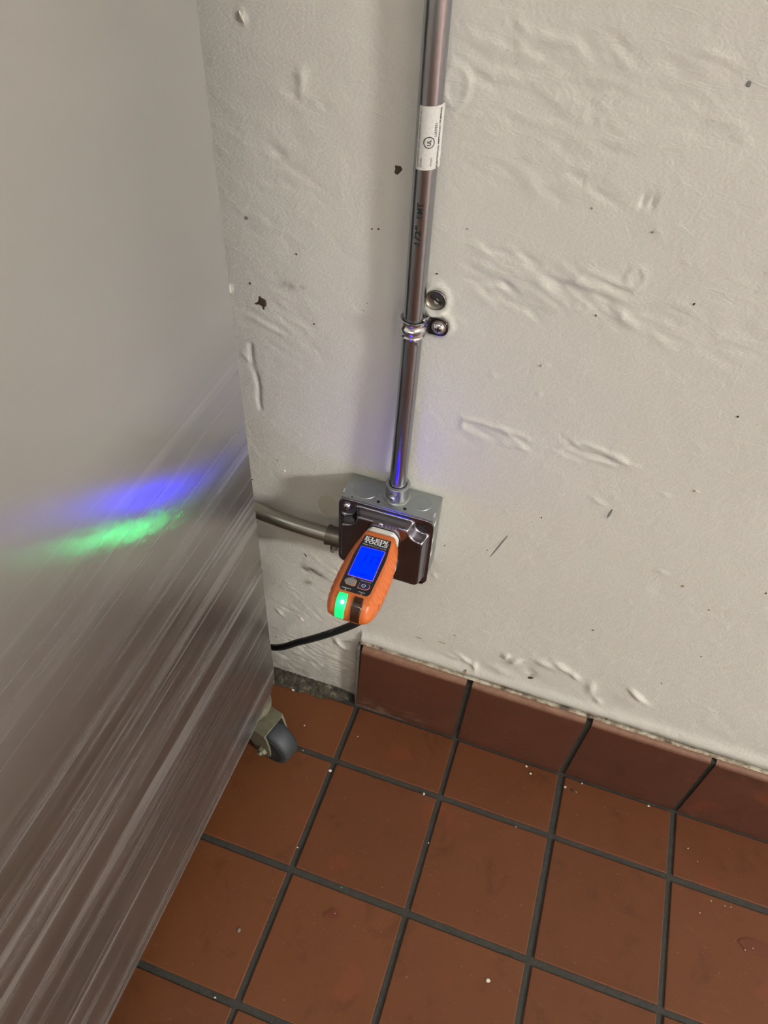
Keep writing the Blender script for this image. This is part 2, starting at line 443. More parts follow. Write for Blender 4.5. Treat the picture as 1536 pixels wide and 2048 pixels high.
# plaster swells out to meet the top of the base tiles
swell = np.exp(-((GZ - .168) / .012) ** 2) * (GX > -.002) * .0045
H = np.clip(H, -.003, .0055)
edge = (GX <= -.22) | (GX >= .66) | (GZ >= 1.02)
H[edge] = 0
H += swell
H[:, 0] = 0
DIRT = np.zeros_like(GX)
def dblob(u, v_, L, W, ang, amp):
    c = at(u, v_)
    dx = GX - c[0]; dz = GZ - c[2]; ca, sa = math.cos(ang), math.sin(ang)
    DIRT[:] = np.maximum(DIRT, amp * np.exp(-(((dx * ca + dz * sa) / L) ** 2 + ((-dx * sa + dz * ca) / W) ** 2)))
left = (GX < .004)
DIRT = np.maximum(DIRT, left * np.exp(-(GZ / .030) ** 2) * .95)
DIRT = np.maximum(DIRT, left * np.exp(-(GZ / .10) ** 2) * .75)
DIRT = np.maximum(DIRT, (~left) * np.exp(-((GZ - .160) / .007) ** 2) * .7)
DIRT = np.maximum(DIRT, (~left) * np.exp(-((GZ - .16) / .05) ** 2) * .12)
for d in [(632, 1145, .016, .0035, -.4, 1.6), (612, 1138, .006, .003, -.4, 1.6), (616, 1165, .006, .004, .2, 1.1), (568, 568, .004, .003, .2, .5), (583, 572, .006, .004, 0, .5), (605, 575, .003, .002, 0, .5),
          (1062, 1352, .005, .004, .5, .8), (1058, 1345, .003, .008, .3, .5), (830, 1274, .004, .001, 0, .5), (846, 1281, .003, .001, 0, .5), (1213, 1030, .003, .006, -.4, .28), (1000, 1085, .001, .014, -.6, .3),
          (1225, 1415, .02, .02, 0, .16), (560, 1320, .03, .02, 0, .35), (905, 1290, .001, .03, -.1, .2), (790, 640, .002, .02, 0, .35), (800, 610, .003, .006, 0, .4), (880, 668, .012, .004, 0, .2)]:
    dblob(*d)
nx, nz = GX.shape
V = np.stack([GX.ravel(), -H.ravel(), GZ.ravel()], 1)
idx = np.arange(nx * nz).reshape(nx, nz)
F = np.stack([idx[:-1, :-1], idx[1:, :-1], idx[1:, 1:], idx[:-1, 1:]], -1).reshape(-1, 4)
me = bpy.data.meshes.new('wall_back')
me.vertices.add(len(V)); me.vertices.foreach_set('co', V.ravel().astype(np.float32))
me.loops.add(F.size); me.loops.foreach_set('vertex_index', F.ravel().astype(np.int32))
me.polygons.add(len(F)); me.polygons.foreach_set('loop_start', np.arange(0, F.size, 4, dtype=np.int32))
me.polygons.foreach_set('use_smooth', np.ones(len(F), dtype=bool)); me.update(calc_edges=True)
at_ = me.attributes.new('dirt', 'FLOAT', 'POINT'); at_.data.foreach_set('value', DIRT.ravel().astype(np.float32))
WALL = link('wall_back', me, M_WALL); WALL['kind'] = 'structure'

def shell(name, x0, x1, y0, y1, z0, z1, mat):
    bm = bmesh.new(); add_box(bm, x0, x1, y0, y1, z0, z1)
    o = bmobj(name, bm, mat); o['kind'] = 'structure'; return o
shell('wall_left', X0 - .1, X0, Y0, 0, 0, CEIL, M_PLAIN)
shell('wall_right', X1, X1 + .1, Y0, 0, 0, CEIL, M_PLAIN)
shell('wall_front', X0, X1, Y0 - .1, Y0, 0, CEIL, M_PLAIN)
shell('ceiling', X0 - .1, X1 + .1, Y0 - .1, .1, CEIL, CEIL + .1, M_CEIL)
# floor: grout bed near the corner, patterned slab beyond
TX0, TX1, TY1 = -5, 13, 14     # tile columns and rows laid one by one
xa, xb, yb_ = TX0 * P, TX1 * P, -.1065 - TY1 * P + .003
bm = bmesh.new()
def quad(bm, x0, x1, y0, y1, z, mi):
    f = bm.faces.new([bm.verts.new(p) for p in ((x0, y0, z), (x1, y0, z), (x1, y1, z), (x0, y1, z))]); f.material_index = mi
zf = -.0022
quad(bm, xa, xb, yb_, 0.0, zf, 0)
for q in ((X0, xa, Y0, 0), (xb, X1, Y0, 0), (xa, xb, Y0, yb_)): quad(bm, *q, zf, 1)
add_box(bm, X0, X1, Y0, 0, -.1, -.004)
FLOOR = bmobj('floor', bm, [M_GROUT, M_FAR]); FLOOR['kind'] = 'structure'

# floor tiles, a part each
def tile_mesh(name, sx, sy, th, bev, mat):
    bm = bmesh.new(); add_box(bm, -sx / 2, sx / 2, -sy / 2, sy / 2, -th, 0, bev, 2)
    me = bpy.data.meshes.new(name); bm.to_mesh(me); bm.free(); me.materials.append(mat); return me
T_FULL = tile_mesh('tile', .1505, .1505, .006, .0012, M_TILE)
T_CUT = tile_mesh('cut_tile', .1505, .0873, .006, .0012, M_TILE)
xl = {0: .0005, 1: .158, 2: .3174, 3: .4770}
for i in range(TX0, TX1):
    x0 = xl.get(i, i * P); x1 = xl.get(i + 1, (i + 1) * P)
    for j in range(-1, TY1):
        y1 = -.1065 - j * P if j < 1 else -.2655 - (j - 1) * .158
        y0 = y1 - P
        if j == -1: me_, cy = T_CUT, -.0591
        else: me_, cy = T_FULL, (-.1065 - .1590 * j) - .0795
        o = bpy.data.objects.new('tile', me_); COL.objects.link(o); o.parent = FLOOR
        o.location = ((x0 + x1) / 2 + random.uniform(-.0005, .0005), cy + random.uniform(-.0005, .0005), random.uniform(-.0003, .0003))
        o.rotation_euler = (random.uniform(-.001, .001), random.uniform(-.001, .001), random.uniform(-.002, .002))

# base tiles
bm = bmesh.new(); add_box(bm, -.0035, X1, -.0118, -.0005, -.002, .152)
bm2 = bmesh.new(); add_box(bm2, -.0050, .0002, -.0128, -.0008, -.001, .158, .0012)
BASE = bmobj('baseboard_back', bm, M_GROUT); BASE['kind'] = 'structure'
bmobj('mortar_strip', bm2, simple('grey_mortar', (.11, .098, .08), .8, grain=(90, .5)), BASE)
tops = [.1625, .1585, .1575, .156]
jt = [(-.002, .003), (.1555, .1570), (.3160, .3190), (.4772, .4772)]    # joint centres at floor and at top
for i in range(0, 20):
    b0, t0 = jt[i] if i < 4 else (i * P, i * P)
    b1, t1 = jt[i + 1] if i + 1 < 4 else ((i + 1) * P, (i + 1) * P)
    h0 = tops[i] if i < 4 else .1565; h1 = tops[i + 1] if i + 1 < 4 else .1565
    g0 = .0008 if i == 0 else .0042; g1 = .0042 if i != 2 else .0033
    if i == 3: g0 = .0033
    prof = [(-.0135, .001), (-.0145, .004), (-.0148, .02)]
    n_ = 6
    rr = .009
    for k in range(n_ + 1):
        a = PI / 2 * k / n_; prof.append((-.0148 + rr - rr * math.cos(a), -rr + rr * math.sin(a) - 0.0))
    Vv = []; Ff = []
    K = 8
    for s in range(K + 1):
        t = s / K
        xb_ = b0 + g0 + (b1 - g1 - b0 - g0) * t; xt_ = t0 + g0 + (t1 - g1 - t0 - g0) * t; hh = h0 + (h1 - h0) * t
        inset = .0007 if s in (0, K) else 0
        for q, (y, z) in enumerate(prof):
            zz = z if q < 3 else hh + z
            f_ = min(1, zz / hh); Vv.append((xb_ + (xt_ - xb_) * f_, y + inset, zz))
        Vv.append((xt_, -.001, hh)); Vv.append((xb_, -.001, .001))
    m_ = len(prof) + 2
    for s in range(K):
        for q in range(m_):
            Ff.append((s * m_ + q, s * m_ + (q + 1) % m_, (s + 1) * m_ + (q + 1) % m_, (s + 1) * m_ + q))
    Ff.append(tuple(range(m_))); Ff.append(tuple(K * m_ + q for q in range(m_))[::-1])
    pyobj('tile', Vv, Ff, M_BASE, BASE, True, 50)
# mortar fillet left end and uneven paint / caulk bead along the top of the base
Vv = []; Ff = []; N_ = 420; cols = []
for s in range(N_ + 1):
    x = -.001 + s * (3.0) / N_ if s > 260 else -.001 + s * .66 / 260
    h = .1628 if x < 0 else float(np.interp(x, [0, .157, .3175, .477, 1], [.1625, .1587, .1577, .1562, .1567]))
    r_ = .0009 + .0012 * (.5 + .5 * math.sin(x * 47 + 2 * math.sin(x * 23))) * RNG.uniform(.6, 1.0)
    for q in range(6):
        a = -PI / 2 + PI * q / 5
        Vv.append((x, -.0042 + .0030 * math.sin(a) - RNG.uniform(0, .0008), h - .0002 + r_ * 1.3 * math.cos(a)))
for s in range(N_):
    for q in range(5): Ff.append((s * 6 + q, (s + 1) * 6 + q, (s + 1) * 6 + q + 1, s * 6 + q + 1))
n = NT('cracked_caulk'); v = n.coords(kind='World'); f = n.noise(v, 55, 6, .7)
n.to(n.ramp(f, [(.38, (.06, .045, .03)), (.50, (.24, .19, .13)), (.60, (.42, .38, .30))]), 'Base Color'); n.set(Roughness=.8); M_CAULK = n.m
pyobj('caulk_bead', Vv, Ff, M_CAULK, BASE, True)
# crumbly mortar along the unprotected foot of the wall left of the base
Vv = []; Ff = []; N_ = 260
for s in range(N_ + 1):
    x = -.80 + s * .80 / N_
    j = RNG.uniform(.6, 1.2)
    taper = 1.0 if x < -.03 else max(.25, -x / .03)
    for (y, z) in ((-.001, .013), (-.006, .010), (-.010, .005), (-.018, .0028), (-.026, .0008)):
        Vv.append((x, y * (.72 + .16 * math.sin(x * 47 + .8 * math.sin(x * 131)) + .04 * j) * taper if y < -.002 else y, z * RNG.uniform(.85, 1.1) * (taper * .6 + .4)))
for s in range(N_):
    for q in range(4): Ff.append((s * 5 + q, (s + 1) * 5 + q, (s + 1) * 5 + q + 1, s * 5 + q + 1))
n = NT('crumbly_mortar'); v = n.coords(kind='World')
n.to(n.ramp(n.noise(v, 110, 6, .75), [(.40, (.012, .010, .007)), (.58, (.055, .045, .028)), (.74, (.26, .22, .16))]), 'Base Color'); n.set(Roughness=.85)
n.to(n.bump(n.noise(v, 160, 5), .002), 'Normal'); M_MORT = n.m
pyobj('mortar_fillet', Vv, Ff, M_MORT, FLOOR, True)

# specks, scuffs and chips that belong to the wall
def speck(name, pts, mat, parent, z=None, h=.0006, wall=True):
    """small irregular raised fleck from outline points (x,z) on the wall or (x,y) on the floor"""
    c = np.mean(pts, 0); V_ = []; N = len(pts)
    for sc_, hh in ((1.0, 0.0), (.75, h)):
        for p in pts:
            q = c + (np.array(p) - c) * sc_
            V_.append((q[0], -hh - z, q[1]) if wall else (q[0], q[1], z + hh))
    F_ = [(k, (k + 1) % N, N + (k + 1) % N, N + k) for k in range(N)] + [tuple(range(N, 2 * N))]
    return pyobj(name, V_, F_, mat, parent, False)
def wall_h(x, z):
    i = int(np.clip(np.searchsorted(gx, x), 0, nx - 1)); j = int(np.clip(np.searchsorted(gz, z), 0, nz - 1)); return float(H[i, j])
def irregular(cx, cz, rx, rz, ang=0, n_=9, jit=.35):
    out = []
    for k in range(n_):
        a = 2 * PI * k / n_; r_ = 1 + random.uniform(-jit, jit)
        x, z = rx * r_ * math.cos(a), rz * r_ * math.sin(a)
        out.append((cx + x * math.cos(ang) - z * math.sin(ang), cz + x * math.sin(ang) + z * math.cos(ang)))
    return out
def wspeck(u, v_, rx, rz, mat, ang=0, name='speck', label=None, h=.0006, jit=.35, n_=9):
    if name == 'speck': rx *= .85; rz *= .85
    c = at(u, v_); o = speck(name, irregular(c[0], c[2], rx, rz, ang, n_, jit), mat, WALL, wall_h(c[0], c[2]) + .00015, h)
    if label: o['label'] = label
for (u, vv, r1, r2, mt, a) in [(797, 340, .0036, .0040, M_SPOT, .3), (494, 436, .0016, .0022, M_GREYSC, 0), (524, 605, .0058, .0056, M_SPOT, 0), (514, 608, .0026, .0012, M_SPOT, .3), (521, 598, .0012, .0034, M_SPOT, .4), (527, 616, .0010, .0036, M_SPOT, .1),
        (500, 567, .0009, .0013, M_SPOT, 0), (757, 458, .0008, .0008, M_SPOT, 0), (744, 458, .0010, .0008, M_SPOT, 0), (735, 606, .0007, .0006, M_RUST, 0), (728, 621, .0009, .0008, M_RUST, 0), (552, 1273, .0018, .0016, M_SPOT, 0), (1083, 1035, .0009, .0009, M_SPOT, 0),
        (1498, 168, .0016, .002, M_GREYSC, 0), (1184, 416, .001, .001, M_GREYSC, 0), (1305, 464, .001, .001, M_GREYSC, 0), (1388, 608, .001, .0012, M_SPOT, 0), (1192, 631, .001, .001, M_SPOT, 0), (874, 547, .001, .001, M_SPOT, 0), (935, 457, .001, .001, M_GREYSC, 0),
        (1532, 1186, .001, .0015, M_SPOT, 0), (1476, 833, .001, .0015, M_SPOT, 0), (1365, 1172, .0022, .0024, M_RUST, 0), (1186, 1260, .0016, .0018, M_GREYSC, 0), (1418, 1220, .0014, .0014, M_RUST, 0), (1403, 1313, .0012, .001, M_GREYSC, 0), (1323, 1366, .001, .001, M_SPOT, 0),
        (932, 1338, .0026, .006, M_RUST, 0), (1060, 1356, .006, .003, M_SPOT, .2), (910, 1271, .0015, .0015, M_RUST, 0), (884, 1285, .006, .0007, M_RUST, -.1), (838, 1275, .005, .001, M_RUST, -.1), (975, 1100, .0013, .001, M_GREYSC, 0), (890, 1091, .0014, .0012, M_RUST, 0),
        (612, 1110, .0012, .004, M_SPOT, .5), (1234, 1443, .006, .002, M_SPOT, -.2), (1213, 1433, .002, .0016, M_SPOT, 0), (696, 1255, .0014, .0014, M_RUST, 0), (555, 920, .001, .001, M_SPOT, 0), (505, 958, .002, .0007, M_SPOT, 0), (628, 648, .001, .001, M_SPOT, 0), (593, 508, .001, .001, M_SPOT, 0)]:
    wspeck(u, vv, r1, r2, mt, a)
wspeck(657, 1012, .0135, .019, M_PATCH, .2, 'bare_patch', 'dull yellowish bare oval patch', .0002, .07, 22)
for (u, vv, r1, r2, a) in [(569, 941, .002, .0016, 0), (744, 944, .002, .0014, 0), (760, 960, .003, .0014, 0), (1085, 731, .0014, .0014, 0), (485, 33, .0012, .0035, .5), (459, 577, .0018, .0045, 0), (604, 1238, .003, .001, -.7), (1395, 983, .003, .0012, -.3)]:
    wspeck(u, vv, r1, r2, M_CHIP, a, 'paint_nib', None, .0012)
def scratch(p0, p1, wd, mat, name='scratch', nseg=6):
    a, b = at(*p0), at(*p1); d = (b - a); L = np.linalg.norm(d); nrm = np.array([-d[2], 0, d[0]]) / L
    V_ = []
    for k in range(nseg + 1):
        q = a + d * k / nseg; hh = wall_h(q[0], q[2]) + .0003
        for s in (-1, 1):
            e = q + nrm * s * wd * (.3 + .7 * math.sin(PI * (k + .3) / (nseg + .6))) / 2; V_.append((e[0], -hh, e[2]))
    pyobj(name, V_, [(2 * k, 2 * k + 1, 2 * k + 3, 2 * k + 2) for k in range(nseg)], mat, WALL)
scratch((981, 1113), (1016, 1071), .0014, M_GREYSC)
scratch((870, 705), (881, 752), .0008, M_CHIP)
scratch((1215, 1035), (1225, 1018), .002, M_GREYSC)

# floor crumbs
def fspeck(u, v_, rx, ry, mat, name='crumb', h=.0008, jit=.3, n_=8, ang=0, label=None):
    if name == 'crumb': rx *= .8; ry *= .8
    c = at(u, v_, 2, .0004); o = speck(name, irregular(c[0], c[1], rx, ry, ang, n_, jit), mat, FLOOR, .0005, h, False)
    if label: o['label'] = label
for (u, vv, r_, mt) in [(976, 1961, .0032, M_CHIP), (1053, 1533, .0022, M_CHIP), (1061, 1547, .0022, M_CHIP), (1130, 1574, .0025, M_CHIP), (1297, 1612, .0022, M_CHIP), (1164, 1567, .0015, M_CHIP), (848, 1588, .0022, M_CHIP), (660, 1541, .0028, M_CHIP), (1032, 1654, .0012, M_CHIP),
        (1376, 1697, .0012, M_CHIP), (1395, 1723, .0010, M_CHIP), (1422, 1802, .0012, M_CHIP), (1450, 1812, .0010, M_CHIP), (1462, 1814, .0010, M_CHIP), (1400, 1826, .0010, M_CHIP), (595, 1695, .0014, M_CHIP), (609, 1451, .0016, M_CHIP), (716, 1473, .0012, M_CHIP), (587, 1380, .0035, M_CHIP),
        (670, 1827, .0009, M_CHIP), (478, 1861, .003, M_GREYSC), (857, 1686, .0013, M_CHIP), (1490, 1900, .0010, M_CHIP), (1506, 1897, .0008, M_CHIP), (430, 1995, .0018, M_CHIP), (606, 1501, .0012, M_CHIP), (1146, 1581, .0022, M_SPOT), (1152, 1584, .002, M_GREYSC)]:
    fspeck(u, vv, r_, r_ * random.uniform(.7, 1.1), mt)
M_STAIN = simple('red_stain', (.105, .026, .010), .4)
fspeck(1508, 1892, .020, .0095, M_STAIN, 'stain', .0001, .18, 14, .1, 'dark red dried stain')
fspeck(665, 1830, .0095, .008, M_STAIN, 'stain', .0001, .3, 12, .1, 'small red smear')
c = at(683, 1775, 2, .0)
n_ = simple('green_bead', (.02, .5, .2), .3)
fspeck(683, 1775, .0012, .0012, n_, 'crumb', .001)

# ceiling fixtures (the room's light)
LG = 'recessed ceiling lights above the room'
for k, (x, y, pw) in enumerate(LIGHTS):
    t = thing('ceiling_light', ['ceiling light panel at the far right of the room', 'middle ceiling light panel right of the conduit', 'ceiling light panel nearest the metal cabinet'][k], 'light', (x, y, CEIL), LG)
    bm = bmesh.new()
    for q in ((-.62, .62, -.32, -.30), (-.62, .62, .30, .32), (-.62, -.60, -.30, .30), (.60, .62, -.30, .30)):
        add_box(bm, x + q[0], x + q[1], y + q[2], y + q[3], CEIL - .03, CEIL, .002)
    bmobj('frame', bm, M_CEIL, t)
    bm = bmesh.new(); add_box(bm, x - .6, x + .6, y - .3, y + .3, CEIL - .02, CEIL - .012)
    e = emit('lamp_diffuser_%d' % k, LAMP_COL, pw, (.8, .8, .8)); bmobj('diffuser', bm, e, t)

# ================================================================== CABINET
XC, YB, ZB = -.095, -.088, .119
CW, CD, CH = .72, .98, 1.95
cab = thing('metal_cabinet', 'tall wheeled sheet-metal cabinet with scuffed brushed side, left of the wall box', 'cabinet', (XC - CW / 2, YB - CD / 2, 0))
# side panel outline measured along its back edge (slight flare and clipped corner at the foot)
bm = bmesh.new()
out = [(YB - CD, ZB - .006), (YB - .027, ZB), (YB - .006, ZB + .012), (YB + .001, ZB + .024), (YB + .001, ZB + .060), (YB - .001, .24), (YB, .40), (YB, CH), (YB - CD, CH)]
add_prism(bm, out, 0, XC - .0016, XC, .0)
es = [e for e in bm.edges if abs(e.verts[0].co.x - XC) < 1e-6 and abs(e.verts[1].co.x - XC) < 1e-6]
bmesh.ops.bevel(bm, geom=es, offset=.0012, segments=2, profile=.5, affect='EDGES')
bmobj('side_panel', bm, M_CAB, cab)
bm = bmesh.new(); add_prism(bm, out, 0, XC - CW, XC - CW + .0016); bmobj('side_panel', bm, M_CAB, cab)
bm = bmesh.new(); add_box(bm, XC - CW + .002, XC - .002, YB - .004, YB - .002, ZB + .02, CH, .0005); bmobj('back_panel', bm, M_CAB, cab)
bm = bmesh.new(); add_box(bm, XC - CW + .002, XC - .002, YB - CD, YB - .004, CH - .002, CH, .0005); bmobj('top_panel', bm, M_CAB, cab)
bm = bmesh.new(); add_box(bm, XC - CW + .002, XC - .002, YB - CD + .002, YB - .03, ZB + .004, ZB + .02, .001); bmobj('bottom_panel', bm, M_DARKM, cab)
bm = bmesh.new(); add_box(bm, XC - CW + .004, XC - .004, YB - CD - .022, YB - CD - .001, ZB + .02, CH - .02, .003)
dr = bmobj('door', bm, M_CAB, cab)
bm = bmesh.new(); add_tube(bm, catmull([(XC - .08, YB - CD - .022, .95), (XC - .08, YB - CD - .055, .97), (XC - .08, YB - CD - .055, 1.18), (XC - .08, YB - CD - .022, 1.2)]), .006, 12)
bmobj('handle', bm, M_SCREW, dr, True)

def caster(cx, cy, ang):
    """3 inch swivel caster; wheel axle direction ang, wheel centre offset from the swivel"""
    top = ZB + .004
    wr, ww = .0375, .030
    A = Vector((math.cos(ang), math.sin(ang), 0)); Fw = Vector((-A.y, A.x, 0))     # axle, rolling direction
    wc = Vector((cx, cy, wr)); sw = wc + Fw * .028
    bm = bmesh.new()
    px_ = max(XC - CW + .040, min(XC - .040, sw.x))
    add_box(bm, px_ - .036, px_ + .036, sw.y - .036, sw.y + .036, top - .003, top, .001)
    add_revolve(bm, (sw.x, sw.y, top - .003), (0, 0, -1), [(0, .024), (.004, .026), (.012, .026), (.018, .018), (.034, .016)], 28)
    root = bmobj('caster', bm, M_CAST, cab, True, 40)
    bm = bmesh.new()
    def P3(a, f, z): return wc + A * a + Fw * f + Vector((0, 0, z))
    for s in (-1, 1):       # fork cheeks: wide at the crown, narrow at the axle
        prof = [(-.012, -.012), (.012, -.012), (.022, .012), (.044, .040), (.044, .0455), (-.006, .0455), (-.010, .030), (-.013, .010)]
        prof = round_poly(prof, .006, 3)
        a0, a1 = s * (ww / 2 + .0025), s * (ww / 2 + .0055)
        L1 = [bm.verts.new(P3(a0, f, z)) for f, z in prof]; L2 = [bm.verts.new(P3(a1, f, z)) for f, z in prof]; k_ = len(prof)
        bm.faces.new(L1); bm.faces.new(L2[::-1])
        for k in range(k_): bm.faces.new((L1[k], L1[(k + 1) % k_], L2[(k + 1) % k_], L2[k]))
    # crown plate joining the cheeks, sloping forward over the wheel
    a1 = ww / 2 + .0055
    ring_ = [(-.0065, .0460), (.0445, .0460), (.0445, .0415), (-.0065, .0415)]
    L1 = [bm.verts.new(P3(-a1 - .0004, f, z)) for f, z in ring_]; L2 = [bm.verts.new(P3(a1 + .0004, f, z)) for f, z in ring_]
    bm.faces.new(L1); bm.faces.new(L2[::-1])
    for k in range(4): bm.faces.new((L1[k], L1[(k + 1) % 4], L2[(k + 1) % 4], L2[k]))
    bmobj('fork', bm, M_CAST, root)
    bm = bmesh.new()
    prof = [(-ww / 2, wr - .006), (-ww / 2 + .001, wr - .003), (-ww / 2 + .005, wr - .0004), (0, wr), (ww / 2 - .005, wr - .0004), (ww / 2 - .001, wr - .003), (ww / 2, wr - .006)]
    add_revolve(bm, wc, A, prof, 44)
    bmobj('wheel', bm, M_RUBBER, root, True, 50)
    bm = bmesh.new()
    for s in (-1, 1): add_revolve(bm, wc, A * s, [(ww / 2 - .003, wr - .0075), (ww / 2 + .0006, wr - .0085), (ww / 2 + .0006, .014), (ww / 2 + .0018, .012), (ww / 2 + .0018, .004)], 32)
    bmobj('hub', bm, M_RUBDK, root, True, 40)
    bm = bmesh.new()
    add_revolve(bm, wc - A * (a1 + .005), A, [(0, .0065), (.005, .0075)], 6)
    add_revolve(bm, wc + A * a1, A, [(0, .0075), (.006, .0065)], 6)
    add_revolve(bm, wc - A * (a1 + .009), A, [(0, .0035), (2 * a1 + .016, .0035)], 10)
    bmobj('axle_bolt', bm, M_CAST, root, False)
caster(-.090, -.123, math.radians(76))
caster(XC - CW + .06, -.14, math.radians(-80)); caster(XC - .05, YB - CD + .07, math.radians(-75)); caster(XC - CW + .06, YB - CD + .07, math.radians(-60))

# ================================================================== JUNCTION BOX
BX0, BX1, BZ0, BZ1, BY = -.0193, .0823, .3744, .4760, -.0385
box = thing('junction_box', 'square galvanised steel outlet box with raised cover on the white wall', 'electrical box', ((BX0 + BX1) / 2, 0, BZ0))
bm = bmesh.new()
add_box(bm, BX0, BX1, BY, -.0008, BZ0, BZ1, .0010, 2)
bmobj('body', bm, M_GALV, box, True, 40)
def ko(c, nrm, r, ro=.0007):
    bm = bmesh.new(); c = Vector(c); nrm = Vector(nrm)
    u, v = frame(nrm); n_ = 40
    prof = [(r + ro, .0), (r + ro * .6, .00035), (r, .0002), (r - ro * .4, .00015)]
    rg = [[bm.verts.new(c + (u * math.cos(2 * PI * k / n_) + v * math.sin(2 * PI * k / n_)) * rr + nrm * h) for k in range(n_)] for rr, h in prof]
    for a, b in zip(rg[:-1], rg[1:]):
        for k in range(n_): bm.faces.new((a[k], a[(k + 1) % n_], b[(k + 1) % n_], b[k]))
    bm.faces.new(rg[-1]); bmobj('knockout', bm, M_KO, box, True, 40)
M_KO = metal('knockout_steel', (.37, .40, .395), .44, .05, sscale=90)
ko((.0022, -.0205, BZ1), (0, 0, 1), .0130); ko((.0632, -.0180, BZ1), (0, 0, 1), .0108)
for z in (.402, .425, .452): ko((BX1, -.019, z), (1, 0, 0), .0105)
for z in (.425, .452): ko((BX0, -.019, z), (-1, 0, 0), .0105)
for x in (.005, .033, .060): ko((x, -.019, BZ0), (0, 0, -1), .0105)
def hole(x, y, z, nrm, r, name='hole', parent=box, ry=None):
    bm = bmesh.new(); u, v = frame(nrm); n_ = 16
    if nrm == (0, 0, 1): u, v = Vector((1, 0, 0)), Vector((0, 1, 0))
    if nrm == (0, -1, 0): u, v = Vector((1, 0, 0)), Vector((0, 0, 1))
    c = Vector((x, y, z)); nn = Vector(nrm)
    ring_ = [bm.verts.new(c + (u * math.cos(2 * PI * k / n_) * r + v * math.sin(2 * PI * k / n_) * (ry or r)) + nn * .00025) for k in range(n_)]
    ring2 = [bm.verts.new(c + (u * math.cos(2 * PI * k / n_) * r + v * math.sin(2 * PI * k / n_) * (ry or r)) * 1.02) for k in range(n_)]
    bm.faces.new(ring_)
    for k in range(n_): bm.faces.new((ring_[k], ring_[(k + 1) % n_], ring2[(k + 1) % n_], ring2[k]))
    bmobj(name, bm, M_BLACK, parent)
hole(.0205, -.0325, BZ1, (0, 0, 1), .0018); hole(.0496, -.0325, BZ1, (0, 0, 1), .0018); hole(-.0075, -.0360, BZ1, (0, 0, 1), .0013, ry=.0006)
# small corner ears of the box beside the cover
for x in (BX0 + .001, BX1 - .001):
    bm = bmesh.new(); add_box(bm, x - .0012, x + .0012, -.034, -.027, BZ1 - .002, BZ1 + .0012, .0004); bmobj('ear', bm, M_SCREW, box)

# raised cover: height field on a grid, flange at y=BY and raised centre with notched corners
CX0, CX1, CZ0, CZ1 = -.0212, .0840, .3722, .4745
cxm, czm = (CX0 + CX1) / 2, (CZ0 + CZ1) / 2 + .0
gxx = np.linspace(CX0, CX1, 130); gzz = np.linspace(CZ0, CZ1, 130)
def sdrr(x, z, hx, hz, r):
    qx, qz = np.abs(x) - hx + r, np.abs(z) - hz + r
    return np.sqrt(np.maximum(qx, 0) ** 2 + np.maximum(qz, 0) ** 2) + np.minimum(np.maximum(qx, qz), 0) - r
XX, ZZ = np.meshgrid(gxx, gzz, indexing='ij')
hx, hz = (CX1 - CX0) / 2, (CZ1 - CZ0) / 2
d = sdrr(XX - cxm, ZZ - czm, hx - .0024, hz - .0040, .010)
screws = [(-.0118, .4635), (.0745, .4665), (-.0118, .3805)]
for k, (sx_, sz_) in enumerate(screws):
    dc = .0100 - np.sqrt((XX - sx_) ** 2 + (ZZ - sz_) ** 2)
    kk = .004
    hmix = np.clip(.5 + .5 * (d - dc) / kk * 1.0, 0, 1); d = d * hmix + dc * (1 - hmix) + kk * hmix * (1 - hmix)
tt = np.clip(-d / .0060, 0, 1); rise = (tt * tt * (3 - 2 * tt)) * .0125
outer = sdrr(XX - cxm, ZZ - czm, hx, hz, .009)
# bulge outwards so that the edge outline is truly rounded: move outside points onto the rounded boundary
Xo, Zo = XX.copy(), ZZ.copy()
mask = outer > 0
for it in range(3):
    o0 = sdrr(Xo - cxm, Zo - czm, hx, hz, .009); e = 1e-5
    gx_ = (sdrr(Xo + e - cxm, Zo - czm, hx, hz, .009) - o0) / e; gz_ = (sdrr(Xo - cxm, Zo + e - czm, hx, hz, .009) - o0) / e
    Xo = np.where(o0 > 0, Xo - gx_ * o0, Xo); Zo = np.where(o0 > 0, Zo - gz_ * o0, Zo)
Yo = BY - .0012 - rise
Vc = np.stack([Xo.ravel(), Yo.ravel(), Zo.ravel()], 1).tolist()
I = np.arange(130 * 130).reshape(130, 130)
Fc = np.stack([I[:-1, :-1], I[1:, :-1], I[1:, 1:], I[:-1, 1:]], -1).reshape(-1, 4).tolist()
bd = list(I[:, 0]) + list(I[-1, 1:]) + list(I[-2::-1, -1]) + list(I[0, -2:0:-1])
n0 = len(Vc); Vc += [(Vc[b][0], BY + .0004, Vc[b][2]) for b in bd]
for k in range(len(bd)): Fc.append([int(bd[k]), n0 + k, n0 + (k + 1) % len(bd), int(bd[(k + 1) % len(bd)])])
COVER = pyobj('cover', Vc, Fc, M_COVER, box, True)
YF = BY - .0012 - .0125       # front of the raised face
